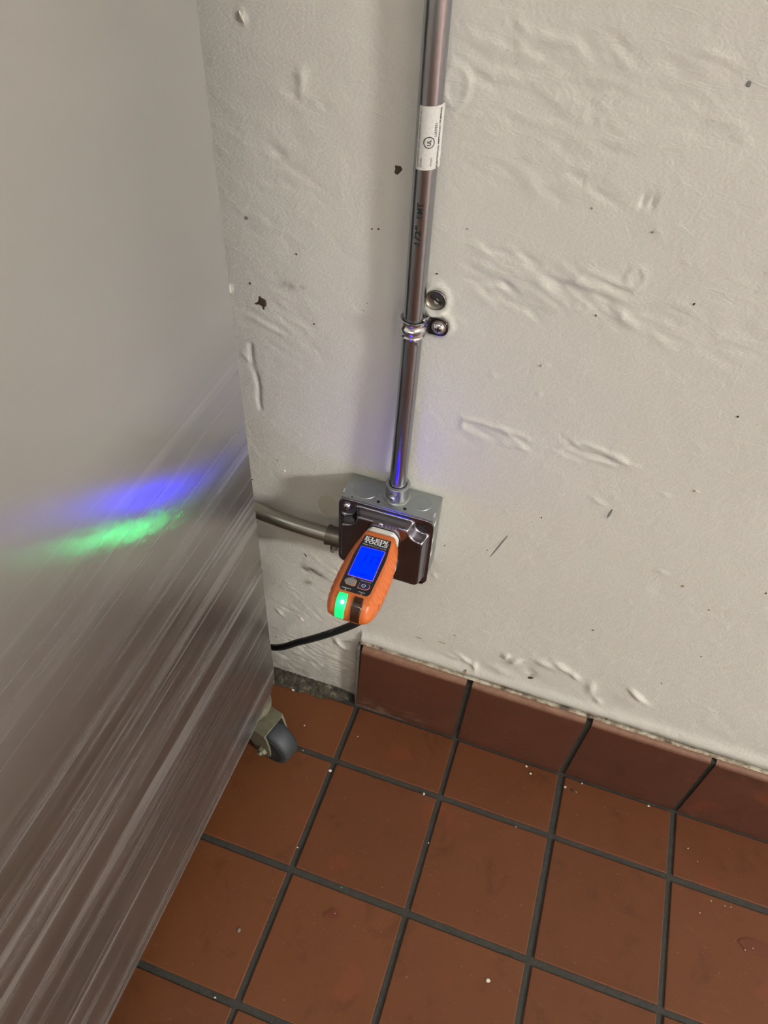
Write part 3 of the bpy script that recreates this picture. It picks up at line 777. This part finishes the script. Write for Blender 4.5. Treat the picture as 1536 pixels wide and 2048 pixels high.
# bottom tab of the box below the cover
bm = bmesh.new(); add_prism(bm, round_poly([(.058, .3752), (.0605, .3655), (.071, .3655), (.074, .3705), (.080, .3715), (.0815, .3752)], .002, 3), 1, BY - .0012, BY + .0008)
bmobj('tab', bm, M_COVER, COVER, False)
def screw_head(c, nrm, r, name, parent, mat=M_SCREW, cross=True, h=None):
    bm = bmesh.new(); h = h or r * .75
    add_revolve(bm, c, nrm, [(0, r), (h * .35, r * .98), (h * .75, r * .7), (h, r * .3), (h, 0.0)], 24)
    o = bmobj(name, bm, mat, parent, True, 50)
    if cross:
        u, v = frame(nrm); nn = Vector(nrm).normalized(); bm = bmesh.new()
        for a, b in ((u, v), (v, u)):
            q = [Vector(c) + nn * (h + .0001) + a * s * r * .5 + b * t * r * .11 for s, t in ((-1, -1), (1, -1), (1, 1), (-1, 1))]
            bm.faces.new([bm.verts.new(p) for p in q])
        if parent is box or parent.parent is None: bmobj('recess', bm, M_BLACK, o)
        else: bm.free()
    return o
screw_head((-.0118, BY - .0012, .4650), (0, -1, .0), .0046, 'cover_screw', box, h=.0036)
hole(.0745, BY - .0014, .4675, (0, -1, 0), .0028, 'screw_slot', box, .0018)
hole(-.0118, BY - .0014, .3790, (0, -1, 0), .0028, 'screw_slot', box, .0018)
# stamped recess with the receptacle screw, duplex receptacle faces
bm = bmesh.new(); add_box(bm, .0215, .0500, YF - .0006, YF + .001, .4622, .4666, .0004); pl = bmobj('strap_plate', bm, M_DARKM, COVER)
bm = bmesh.new()
for k in range(5): add_box(bm, .0355 + k * .0026, .0355 + k * .0026 + .0013, YF - .0011, YF, .4567, .4605, .0002)
bmobj('stamping', bm, M_ZINC, COVER) if False else bm.free()
for k in range(4):
    bm = bmesh.new(); add_box(bm, .0360 + k * .0034, .0378 + k * .0034, YF - .0010, YF, .4628, .4660, .0002); bmobj('stamped_mark', bm, M_ZINC, COVER)
screw_head((.0305, YF - .0004, .4645), (0, -1, 0), .0029, 'centre_screw', box, h=.0018)
def recept(zc):
    r_ = []
    hw, hh = .0180, .0145
    pts = []
    for k in range(48):
        a = 2 * PI * k / 48; x = .0190 * math.cos(a); z = .0180 * math.sin(a)
        pts.append((.0333 + max(-hw, min(hw, x)), zc + max(-hh, min(hh, z))))
    bm = bmesh.new(); add_prism(bm, pts, 1, YF + .002, YF - .0052, 0)
    fs = [f for f in bm.faces if all(abs(v.co.y - (YF - .0052)) < 1e-6 for v in f.verts)]
    bmesh.ops.bevel(bm, geom=list({e for f in fs for e in f.edges}), offset=.0010, segments=2, affect='EDGES')
    rc = bmobj('receptacle', bm, M_WHITE, box, True, 30)
    rp = [((x - .0333) * 1.05 + .0333, (z - zc) * 1.05 + zc) for x, z in pts]
    bm = bmesh.new(); add_prism(bm, rp, 1, YF + .001, YF - .0004); bmobj('opening_gap', bm, M_BLACK, rc)
recept(.4440); recept(.4050)

# ================================================================== CONDUIT
def cyl_point(a, r, z, ax=None):
    cx, cy = ax
    return (cx + r * math.sin(a), cy - r * math.cos(a), z)
ER = .00897
ctop = at(880, 0, 1, -.0115); 
emt = thing('electrical_conduit', 'straight vertical galvanised conduit running up the wall from the outlet box', 'conduit', (.0365, -.018, BZ1))
AX = [(.0362, -.0178, .481), (.0364, -.0176, .52), (.0366, -.0140, .60), (.0364, -.0116, .66), (.0360, -.0108, .70), (.0345, -.0104, .90), (.0342, -.0104, 1.3), (.0340, -.0104, CEIL)]
path = catmull(AX[:5], 8) + [Vector(p) for p in AX[5:]]
bm = bmesh.new(); add_tube(bm, path, ER, 48); bmobj('tube', bm, M_EMT, emt, True, 60)
def axis_at(z):
    for a, b in zip(path[:-1], path[1:]):
        if a.z <= z <= b.z:
            t = (z - a.z) / (b.z - a.z); return (a.x + (b.x - a.x) * t, a.y + (b.y - a.y) * t)
    return (AX[-1][0], AX[-1][1])
# connector at the box
con = bmobj('connector', (lambda bm: (add_revolve(bm, (.0362, -.0178, BZ1 - .001), (0, 0, 1), [(0, .0142), (.0022, .0144), (.0030, .0135), (.0034, .0122), (.018, .0119), (.0185, .0128), (.0205, .0130), (.0212, .0122), (.0214, .0098), (.019, .0094)], 48), bm)[1])(bmesh.new()), M_ZINC, emt, True, 40)
bm = bmesh.new(); add_revolve(bm, (.0355, -.0290, BZ1 + .0105), (-.10, -1, .0), [(-.004, .0046), (.003, .0042), (.0034, .0036)], 20)
add_box(bm, .0420, .0428, -.0305, -.0272, BZ1 + .002, BZ1 + .017, .0002)
bmobj('screw_boss', bm, M_ZINC, con, True, 40)
screw_head((.0350, -.0320, BZ1 + .0105), (-.1, -1, 0), .0032, 'set_screw', con, cross=False, h=.003)
bm = bmesh.new(); add_box(bm, .0347, .0353, -.0353, -.0349, BZ1 + .0085, BZ1 + .0125); add_box(bm, .0330, .0370, -.0353, -.0349, BZ1 + .0102, BZ1 + .0108)
bmobj('screw_recess', bm, M_BLACK, con)

# flat text -> polygons (s = reading direction, t = up)
def text_mesh(s, size, offset=0.0, space=1.0):
    cu = bpy.data.curves.new('txt', 'FONT'); cu.body = s; cu.size = size; cu.offset = offset; cu.space_character = space
    cu.resolution_u = 3
    ob = bpy.data.objects.new('txt', cu); COL.objects.link(ob)
    dg = bpy.context.evaluated_depsgraph_get(); me = bpy.data.meshes.new_from_object(ob.evaluated_get(dg))
    V_ = [tuple(v.co) for v in me.vertices]; F_ = [tuple(p.vertices) for p in me.polygons]
    bpy.data.objects.remove(ob); bpy.data.curves.remove(cu); bpy.data.meshes.remove(me)
    return V_, F_
def fit(V_, w=None, h=None):
    a = np.array(V_); mn, mx = a.min(0), a.max(0); c = (mn + mx) / 2; a = a - c
    sx_ = (w / (mx[0] - mn[0])) if w else None; sy_ = (h / (mx[1] - mn[1])) if h else None
    sx_ = sx_ or sy_; sy_ = sy_ or sx_
    return [(p[0] * sx_, p[1] * sy_) for p in a]
def wrap_text(s, z, ang, length, height, r, mat, name, parent, offset=0.0, dz_tilt=0.0):
    V_, F_ = text_mesh(s, 1.0, offset); P_ = fit(V_, length, height); out = []
    bm = bmesh.new(); vv = [bm.verts.new((a, b, 0)) for a, b in P_]
    for f in F_:
        try: bm.faces.new([vv[k] for k in f])
        except ValueError: pass
    for k in range(-4, 5):       # cut into narrow strips so that the print can bend around the tube
        bmesh.ops.bisect_plane(bm, geom=bm.verts[:] + bm.edges[:] + bm.faces[:], plane_co=(0, k * height / 9, 0), plane_no=(0, 1, 0))
    bm.verts.index_update(); P_ = [(q.co.x, q.co.y) for q in bm.verts]; F_ = [tuple(q.index for q in f.verts) for f in bm.faces]; bm.free()
    for (a, b) in P_:
        zz = z + a; ax_ = axis_at(zz); th = ang - b / r + dz_tilt * a          # reads upward, tops of letters to the left
        out.append(cyl_point(th, r, zz, ax_))
    return pyobj(name, out, F_, mat, parent)
wrap_text('1/2"', .7655, math.radians(2), .0150, .0052, ER + .00018, M_GRNINK, 'lettering', emt, .02)
wrap_text('EMT', .7850, math.radians(4), .0120, .0048, ER + .00018, M_GRNINK, 'lettering', emt, .012)
# paper sticker
SZ0, SZ1, A0, A1 = .8150, .8580, math.radians(-36), math.radians(97)
Vs = []; Fs = []; na, nzz = 26, 8
for i in range(nzz + 1):
    z = SZ0 + (SZ1 - SZ0) * i / nzz
    for k in range(na + 1):
        a = A0 + (A1 - A0) * k / na
        lift = .0002 + (.0011 * max(0, (k - na + 3) / 3) ** 1.5)
        Vs.append(cyl_point(a, ER + lift, z + .0006 * (a), axis_at(z)))
for i in range(nzz):
    for k in range(na): Fs.append((i * (na + 1) + k, i * (na + 1) + k + 1, (i + 1) * (na + 1) + k + 1, (i + 1) * (na + 1) + k))
STK = pyobj('sticker', Vs, Fs, M_STICK, emt, True); STK['label'] = 'white paper certification sticker'
zc_ = (SZ0 + SZ1) / 2
def stext(s, z, angd, L, Hh, off=0.0): wrap_text(s, z, math.radians(angd), L, Hh, ER + .00042, M_STINK, 'print', STK, off)
stext('ELECTRICAL METALLIC TUBING', zc_, 74, .0405, .0019, .035)
stext('LISTED', zc_ + .0065, 50, .0090, .0019, .01)
stext('PROVIDENCE  P&ND  INDUSTRIES  OI1K  #1', zc_ - .001, -24, .0370, .0013)
stext('E51NA', SZ0 + .0055, -8, .0065, .0014)
stext('FILE NO.', SZ0 + .0065, 38, .0062, .0011)
stext('UL', zc_ - .0020, 23, .0040, .0030, .035)
Vr = []; Fr = []
for k in range(40):
    a = 2 * PI * k / 40
    for r_ in (.0034, .0040):
        zz = zc_ - .0020 + r_ * math.cos(a); th = math.radians(23) + r_ * math.sin(a) / ER; Vr.append(cyl_point(th, ER + .00042, zz, axis_at(zz)))
    Fr.append((2 * k, 2 * k + 1, (2 * k + 3) % 80, (2 * k + 2) % 80))
pyobj('ring_mark', Vr, Fr, M_STINK, STK)

# strap with its screw
ZS = .6795
strap = thing('conduit_strap', 'zinc one-hole strap clamping the vertical conduit to the wall', 'pipe strap', (.0378, 0, ZS))
ax_ = axis_at(ZS)
def band(rpro, a0, a1, name, mat, n_=30):
    V_ = []; F_ = []
    m_ = len(rpro)
    for k in range(n_ + 1):
        a = a0 + (a1 - a0) * k / n_
        for (z, r_) in rpro: V_.append(cyl_point(a, r_, ZS + z, ax_))
    for k in range(n_):
        for q in range(m_): F_.append((k * m_ + q, k * m_ + (q + 1) % m_, (k + 1) * m_ + (q + 1) % m_, (k + 1) * m_ + q))
    F_.append(tuple(range(m_))); F_.append(tuple(n_ * m_ + q for q in range(m_))[::-1])
    return pyobj(name, V_, F_, mat, strap, True, 45)
rp = [(-.0085, .0092), (-.0085, .0104), (-.0072, .0108), (-.0060, .0100), (-.0045, .0102), (-.0025, .0120), (.0005, .0122), (.0022, .0104), (.0036, .0102), (.0046, .0112), (.0066, .0120), (.0084, .0122), (.0088, .0112), (.0078, .0094)]
band(rp, math.radians(-128), math.radians(112), 'loop', M_SCREW)
# short stamped lugs at the lower rim
bm = bmesh.new()
add_box(bm, .0405, .0445, ax_[1] - .0104, ax_[1] - .0090, ZS - .0115, ZS - .0080, .0003); bmobj('lug', bm, M_SCREW, strap)
# foot: gusset rising from the wall to the loop, then the flat tab
bm = bmesh.new()
add_prism(bm, round_poly([(.0445, ZS + .0085), (.0600, ZS + .0088), (.0655, ZS + .0050), (.0662, ZS - .0030), (.0620, ZS - .0078), (.0445, ZS - .0070)], .003, 4), 1, -.0036, -.0054, .0004)
bmobj('foot', bm, M_DARKM2 if 'M_DARKM2' in globals() else metal('dark_zinc', (.09, .09, .10), .22, .05), strap, True, 40)
V_ = []; F_ = []
gp = [(.0436, -.0130, .0088), (.0462, -.0100, .0090), (.0472, -.0070, .0090), (.0492, -.0052, .0088)]
for (x, y, hh) in gp:
    for z in (hh, hh - .003, -hh * .35, -hh * .8): V_.append((x, y, ZS + z)); 
for k in range(3):
    for q in range(3): F_.append((k * 4 + q, k * 4 + q + 1, (k + 1) * 4 + q + 1, (k + 1) * 4 + q))
o = pyobj('gusset', V_, F_, M_SCREW, strap, True)
sd = o.modifiers.new('s', 'SOLIDIFY'); sd.thickness = .0012
screw_head((.0580, -.0054, ZS + .0008), (0, -1, 0), .0054, 'screw', strap, h=.0042)
bm = bmesh.new(); add_revolve(bm, (.0580, -.0053, ZS + .0008), (0, -1, 0), [(0, .0068), (.0006, .0066), (.0008, .0050)], 28); bmobj('washer', bm, M_SCREW, strap, True, 40)

# old anchor above the strap
c = at(872, 600, 1, -.001)
anc = thing('wall_anchor', 'round metal anchor head sunk in the paint just above the strap screw', 'anchor', (c[0], 0, c[2]))
bm = bmesh.new()
add_revolve(bm, (c[0], .004, c[2]), (0, -1, 0), [(0, .0086), (.0064, .0090), (.0068, .0086), (.0056, .0078), (.0046, .0060), (.0042, .002), (.0042, 0)], 32)
bmobj('rim', bm, M_DARKM, anc, True, 40)
bm = bmesh.new(); add_box(bm, c[0] - .0052, c[0] + .0058, -.0016, .0002, c[2] - .0008, c[2] + .0006, .0002)
bmesh.ops.rotate(bm, verts=bm.verts, cent=(c[0], 0, c[2]), matrix=Matrix.Rotation(math.radians(28), 3, 'Y')); bmobj('slot', bm, M_BLACK, anc)
bm = bmesh.new(); bmesh.ops.create_icosphere(bm, subdivisions=2, radius=.0026)
for v_ in bm.verts: v_.co = Vector((v_.co.x * 1.0 + c[0] + .0004, v_.co.y * .25 - .0002, v_.co.z + c[2] - .002 + random.uniform(-.0004, .0004)))
bmobj('paint_blob', bm, M_PATCH, anc, True)

# curved conduit leaving the box to the left, sweeping up behind the cabinet
elb = thing('curved_conduit', 'bent conduit running from the left side of the outlet box behind the cabinet', 'conduit', (BX0, -.019, .386))
EP = [(-.024, -.0200, .3860), (-.050, -.0200, .3858), (-.078, -.0205, .3868), (-.105, -.0215, .3900), (-.135, -.0225, .3960), (-.170, -.0230, .4090), (-.210, -.0230, .4370), (-.240, -.0230, .480), (-.255, -.0230, .54), (-.258, -.0230, .70), (-.258, -.0230, 1.9)]
M_EMT2 = metal('weathered_conduit', (.40, .385, .34), .36, .07, (1, 10, 10), 40)
bm = bmesh.new(); add_tube(bm, catmull(EP, 8), ER, 40); bmobj('tube', bm, M_EMT2, elb, True, 60)
cn = bmobj('connector', (lambda bm: (add_revolve(bm, (BX0 - .0008, -.0200, .3860), (-1, 0, 0), [(0, .0136), (.003, .0136), (.0036, .0118), (.019, .0116), (.020, .0124), (.0225, .0124), (.023, .0094)], 40), bm)[1])(bmesh.new()), M_DARKM, elb, True, 40)
bm = bmesh.new(); add_revolve(bm, (-.0315, -.0265, .3770), (-.1, -.55, -.8), [(-.002, .0044), (.0045, .0042)], 18); bmobj('screw_boss', bm, M_DARKM, cn, True, 40)
screw_head((-.0318, -.0292, .3728), (-.1, -.55, -.8), .0036, 'set_screw', cn, cross=False, h=.0034)

# ================================================================== POWER CORD
cord = thing('power_cord', 'black rubber power cord hanging under the tester and leading behind the cabinet', 'cord', (.033, -.07, .405))
p1, p2, p3, p4 = at(722, 1240, 1, -.074), at(690, 1256, 1, -.068), at(640, 1273, 1, -.058), at(548, 1295, 1, -.036)
CP = [(.0333, -.086, .4045), (.0333, -.097, .4030), tuple(at(732, 1200, 1, -.098)), tuple(at(733, 1222, 1, -.088)), tuple(p1), tuple(p2), tuple(p3), tuple(at(598, 1284, 1, -.047)), tuple(p4), (-.19, -.030, .105), (-.30, -.03, .08), (-.42, -.04, .03), (-.55, -.05, .006)]
bm = bmesh.new(); add_tube(bm, catmull(CP, 10), .0047, 20); bmobj('cable', bm, M_CORD, cord, True, 60)
bm = bmesh.new(); add_revolve(bm, (.0333, YF - .0056, .4045), (0, -1, 0), [(0, .0125), (.001, .0140), (.012, .0135), (.020, .0095), (.034, .0068), (.040, .0060)], 28); bmobj('plug', bm, M_CORD, cord, True, 50)
# pale worn scuff on the cable
q = at(668, 1261, 1, -.0685)
V_ = []; F_ = []
for k in range(6):
    t = k / 5; pp = np.array(at(656 + 14 * t, 1266.5 - 9 * t, 1, -.0665 - .004 * t)); wdt = .0012 * math.sin(PI * (t * .8 + .1))
    dcam = CAM - pp; dcam /= np.linalg.norm(dcam)
    for s in (-1, 1): V_.append(tuple(pp + np.array([0, -.5, .7]) * s * wdt - np.array([0, .0028, -.0012]) * 0 + dcam * .0052))
pyobj('worn_mark', V_, [(2 * k, 2 * k + 1, 2 * k + 3, 2 * k + 2) for k in range(5)], M_GREYSC, cord)

# ================================================================== TESTER
TCX, TT = .0330, .4585
tst = thing('outlet_tester', 'orange plug-in outlet tester with glowing blue screen and lit green lamp', 'tester', (TCX, YF - .006, .444))
ys = [-.0585, -.0600, -.064, -.071, -.087, -.103, -.118, -.129, -.138, -.1445, -.1500, -.1545, -.1575, -.1590]
wm = [.0170, .0190, .0212, .0232, .0256, .0268, .0268, .0265, .0258, .0248, .0236, .0220, .0204, .0180]
wt = [.0140, .0150, .0155, .0160, .0176, .0184, .0186, .0186, .0185, .0182, .0178, .0172, .0164, .0150]
zt = [.4575, .4585, .4585, .4585, .4585, .4585, .4585, .4585, .4585, .4582, .4568, .4540, .4500, .4470]
zb = [.4320, .4300, .4290, .4270, .4250, .4240, .4240, .4240, .4245, .4255, .4270, .4300, .4330, .4370]
def tsec(y):
    f = lambda A: float(np.interp(-y, [-a for a in ys], A)); return f(wm), f(wt), f(zt), f(zb)
NS = 110; Vt = []; Ft = []; K = 44
yy = np.concatenate([np.linspace(ys[0], -.142, 86), np.linspace(-.1425, ys[-1], 24)])
for y in yy:
    a, b, zt_, zb_ = tsec(y)
    pr = []
    # right half from top centre to bottom centre
    zm = zb_ + (zt_ - zb_) * .62; zl = zb_ + (zt_ - zb_) * .25
    keys = [(0, zt_), (b * .5, zt_), (b - .0012, zt_), (b + .0010, zt_ - .0009), ((a + b) / 2, (zt_ + zm) / 2 + .0012), (a - .0010, zm + (zt_ - zb_) * .07), (a, zm), (a, zl + (zt_ - zb_) * .08), (a - .0012, zl), (a - .006, zb_ + .0012), (a - .010, zb_), (0, zb_)]
    for side in (1, -1):
        ks = keys if side == 1 else keys[::-1][1:-1]
        for q, (x, z) in enumerate(ks):
            g = 0
            if .005 < x and z < zt_ - .003 and z > zb_ + .004 and -.142 < y < -.078:
                ph = (-y * 1000 + (z - zm) * 1000 * .9) / 9.5
                g = -.0019 * max(0.0, 1 - abs((ph % 1) - .5) / .2)
            pr.append((TCX + side * (x + g), y, z))
    Kk = len(pr); Vt += pr
for s in range(len(yy) - 1):
    for k in range(Kk): Ft.append((s * Kk + k, s * Kk + (k + 1) % Kk, (s + 1) * Kk + (k + 1) % Kk, (s + 1) * Kk + k))
Ft.append(tuple(range(Kk))[::-1]); Ft.append(tuple((len(yy) - 1) * Kk + k for k in range(Kk)))
me = bpy.data.meshes.new('housing'); me.from_pydata(Vt, [], Ft); me.update()
link('housing', me, M_ORANGE, tst, True, 38)
bm = bmesh.new(); add_revolve(bm, (TCX, YF - .004, .4435), (0, -1, 0), [(0, .0115), (.0042, .0115)], 24); bmobj('plug_neck', bm, M_BLKPL, tst)
def plate(name, pts, z0, z1, mat, parent, rr=.001, n_=4):
    bm = bmesh.new(); add_prism(bm, round_poly(pts, rr, n_), 2, z0, z1); return bmobj(name, bm, mat, parent)
mir = lambda L: L + [(2 * TCX - x, y) for x, y in L[::-1]]
face = plate('face_panel', mir([(.0189, -.0660), (.0186, -.0690), (.0165, -.0895), (.0163, -.0960), (.0172, -.1375), (.0197, -.1412)]), TT - .0004, TT + .0004, M_BLKPL, tst)
plate('screen_rim', [(.0199, -.0824), (.0459, -.0814), (.0461, -.1222), (.0200, -.1226)], TT, TT + .0006, M_PEACH, face, .0012)
LCD = plate('screen', [(.0204, -.0829), (.0454, -.0819), (.0456, -.1217), (.0205, -.1221)], TT, TT + .0009, M_LCD, tst, .0010)
LCD['label'] = 'glowing blue liquid crystal screen'
ZL = TT + .00100
def flat(name, polys, z, mat, parent):
    V_ = []; F_ = []
    for p in polys:
        F_.append(tuple(range(len(V_), len(V_) + len(p)))); V_ += [(x, y, z) for x, y in p]
    return pyobj(name, V_, F_, mat, parent)
def seg_digit(cx, cy, segs, w_=.0030, h_=.0050, t=.0008, sl=.10):
    P_ = []
    def R_(x0, x1, y0, y1): P_.append([(cx + x + sl * y, cy + y) for x, y in ((x0, y0), (x1, y0), (x1, y1), (x0, y1))])
    if 'a' in segs: R_(-w_ * .8, w_ * .8, h_ - t, h_)
    if 'b' in segs: R_(w_ - t, w_, .0004, h_ - .0004)
    if 'c' in segs: R_(w_ - t, w_, -h_ + .0004, -.0004)
    if 'f' in segs: R_(-w_, -w_ + t, .0004, h_ - .0004)
    return P_
dg_ = seg_digit(.0270, -.0968, 'bc') + seg_digit(.0335, -.0965, 'bc') + seg_digit(.0402, -.0965, 'abcf'.replace('f', ''))
flat('digits', dg_, ZL, M_SEG, LCD)
def ftext(s, cx, cy, w_, h_, z, mat, name, parent, off=0.0, rot=0.0):
    V_, F_ = text_mesh(s, 1.0, off); P_ = fit(V_, w_, h_)
    ca, sa = math.cos(rot), math.sin(rot)
    return pyobj(name, [(cx + a * ca - b * sa, cy + a * sa + b * ca, z) for a, b in P_], F_, mat, parent)
ftext('VAC', .0400, -.1045, .0040, .0014, ZL, M_SEG, 'unit_text', LCD, .01)
ftext('CORRECT', .0340, -.1180, .0160, .0026, ZL, M_SEG, 'status_text', LCD, .0)
flat('mark', [[(.0262, -.1052), (.0276, -.1042), (.0276, -.1062)]], ZL, M_SEG, LCD)
# slab-serif brand lettering built from bars
def glyph(ch):
    Q = []
    def r(x0, x1, y0, y1): Q.append([(x0, y0), (x1, y0), (x1, y1), (x0, y1)])
    def bar(x0, y0, x1, y1, t): Q.append([(x0 - t / 2, y0), (x0 + t / 2, y0), (x1 + t / 2, y1), (x1 - t / 2, y1)])
    def arc(cx, cy, rx, ry, tx, ty, a0, a1, n_=14):
        for k in range(n_):
            A, B = [math.radians(a0 + (a1 - a0) * q / n_) for q in (k, k + 1)]
            Q.append([(cx + rx * math.cos(A), cy + ry * math.sin(A)), (cx + rx * math.cos(B), cy + ry * math.sin(B)), (cx + (rx - tx) * math.cos(B), cy + (ry - ty) * math.sin(B)), (cx + (rx - tx) * math.cos(A), cy + (ry - ty) * math.sin(A))])
    s, T_ = .20, .26
    if ch == 'K':
        r(.12, .12 + T_, 0, 1); r(0, .50, 0, s); r(0, .50, 1 - s, 1); bar(.40, .40, .82, 1 - s, .20); bar(.52, .52, .84, s, .26); r(.60, 1.08, 1 - s, 1); r(.60, 1.12, 0, s); w_ = 1.12
    elif ch == 'L':
        r(.12, .12 + T_, 0, 1); r(0, .52, 1 - s, 1); r(0, .90, 0, s); r(.74, .90, 0, .42); w_ = .90
    elif ch == 'E':
        r(.12, .12 + T_, 0, 1); r(0, .92, 0, s); r(0, .88, 1 - s, 1); r(.3, .66, .42, .58); r(.56, .66, .32, .68); r(.76, .92, 0, .36); r(.74, .88, .64, 1); w_ = .92
    elif ch == 'I':
        r(.12, .12 + T_, 0, 1); r(0, .50, 0, s); r(0, .50, 1 - s, 1); w_ = .50
    elif ch == 'N':
        r(.14, .30, 0, 1); r(.80, .96, 0, 1); bar(.26, 1, .84, 0, .30); r(0, .44, 0, s); r(.66, 1.08, 1 - s, 1); r(0, .3, 1 - s, 1); w_ = 1.08
    elif ch == 'T':
        r(.36, .36 + T_, 0, 1); r(.22, .76, 0, s); r(0, .98, 1 - s, 1); r(0, .15, .58, 1); r(.83, .98, .58, 1); w_ = .98
    elif ch == 'O':
        arc(.5, .5, .52, .53, .26, .18, 0, 360, 26); w_ = 1.02
    elif ch == 'S':
        arc(.42, .74, .36, .28, .22, .18, 20, 270); arc(.44, .27, .38, .29, .22, .18, -160, 90); r(.64, .78, .62, .98); r(.04, .18, .02, .40); w_ = .84
    else:
        arc(.12, .12, .10, .10, .10, .10, 0, 360, 8); w_ = .24
    return Q, w_
def brand(s, x0, x1, y0, y1, z, mat, name, parent, skew=0):
    gl = []; x = 0
    for ch in s:
        Q, w_ = glyph(ch); gl += [[(a + x, b) for a, b in q] for q in Q]; x += w_ + .07
    W_ = x - .07
    out = []; dz = 0
    V_ = []; F_ = []
    for i, q in enumerate(gl):
        F_.append(tuple(range(len(V_), len(V_) + 4)))
        for a, b in q: V_.append((x0 + (x1 - x0) * a / W_, y0 + (y1 - y0) * b, z + i * 2e-7))
    return pyobj(name, V_, F_, mat, parent)
ZP = TT + .0006
brand('KLEIN.', .0200, .0462, -.0718, -.0676, ZP, M_INK, 'brand_lettering', face)
brand('TOOLS', .0202, .0455, -.0765, -.0724, ZP, M_INK, 'brand_lettering', face)
ftext('RT250', .0232, -.0790, .0054, .0013, ZP, M_INK, 'small_print', face, .02)
ftext('RECEPTACLE TESTER', .0362, -.0788, .0190, .0010, ZP, M_INK, 'small_print', face)
ftext('GFCI', .0265, -.1246, .0036, .0009, ZP, M_INK, 'small_print', face)
ftext('HOLD TO RESET', .0400, -.1246, .0110, .0010, ZP, M_INK, 'small_print', face)
ftext('CORRECT', .0248, -.1385, .0098, .0012, ZP, M_INK, 'small_print', face, .01)
ftext('FAULT', .0408, -.1385, .0065, .0012, ZP, M_INK, 'small_print', face, .01)
flat('pointer', [[(.0239, -.1410), (.0253, -.1410), (.0246, -.1398)], [(.0401, -.1410), (.0415, -.1410), (.0408, -.1398)]], ZP, M_INK, face)
bl = [(.0193, -.1300), (.0218, -.1258), (.0314, -.1258), (.0318, -.1340), (.0225, -.1340)]
br = [(2 * TCX - x, y - .0008) for x, y in bl]
def shrink(pts, k):
    c = np.mean(pts, 0); return [tuple(c + (np.array(p) - c) * k) for p in pts]
plate('button_rim', bl, TT, TT + .0007, M_PEACH, face, .0018); plate('button_rim', br, TT, TT + .0007, M_PEACH, face, .0018)
plate('grey_button', shrink(bl, .90), TT, TT + .0014, M_GREYB, tst, .0016)
pb = plate('power_button', shrink(br, .90), TT, TT + .0014, M_NAVY, tst, .0016)
bx, by = .0397, -.1307; V_ = []; F_ = []
for k in range(25):
    a = math.radians(120 + 300 * k / 24)
    for r_ in (.0015, .0020): V_.append((bx + r_ * math.cos(a), by + r_ * math.sin(a), TT + .00145))
F_ = [(2 * k, 2 * k + 1, 2 * k + 3, 2 * k + 2) for k in range(24)]
V_ += [(bx - .00022, by + .0006, TT + .00145), (bx + .00022, by + .0006, TT + .00145), (bx + .00022, by + .0023, TT + .00145), (bx - .00022, by + .0023, TT + .00145)]
F_.append((50, 51, 52, 53)); pyobj('power_symbol', V_, F_, M_INK, pb)
# indicator lenses wrap over the rounded end
def lens(name, x0, x1, mat, lab=None, bow=.0008):
    V_ = []; F_ = []; Y_ = np.linspace(-.1448, -.1583, 14)
    sect = []
    for k, y in enumerate(Y_):
        zt_ = tsec(y)[2] + .0007; sect.append((y, zt_))
    sect += [(-.1596, .4440), (-.1598, .4405), (-.1594, .4385)]
    nx_ = 6
    for k, (y, z) in enumerate(sect):
        t = k / (len(sect) - 1); wg = bow * math.sin(PI * t)
        for q in range(nx_ + 1):
            s = q / nx_; x = x0 - wg + (x1 - x0 + 2 * wg) * s
            V_.append((x + .0006 * t, y - .0002, z + .0003 * math.sin(PI * s)))
    m_ = nx_ + 1
    for k in range(len(sect) - 1):
        for q in range(nx_): F_.append((k * m_ + q, k * m_ + q + 1, (k + 1) * m_ + q + 1, (k + 1) * m_ + q))
    o = pyobj(name, V_, F_, mat, tst, True); sd = o.modifiers.new('s', 'SOLIDIFY'); sd.thickness = .0016; sd.offset = 0
    if lab: o['label'] = lab
lens('indicator_lens', .0205, .0290, M_LED, 'lit green lens')
lens('indicator_lens', .0365, .0450, M_SMOKE, 'dark unlit lens')
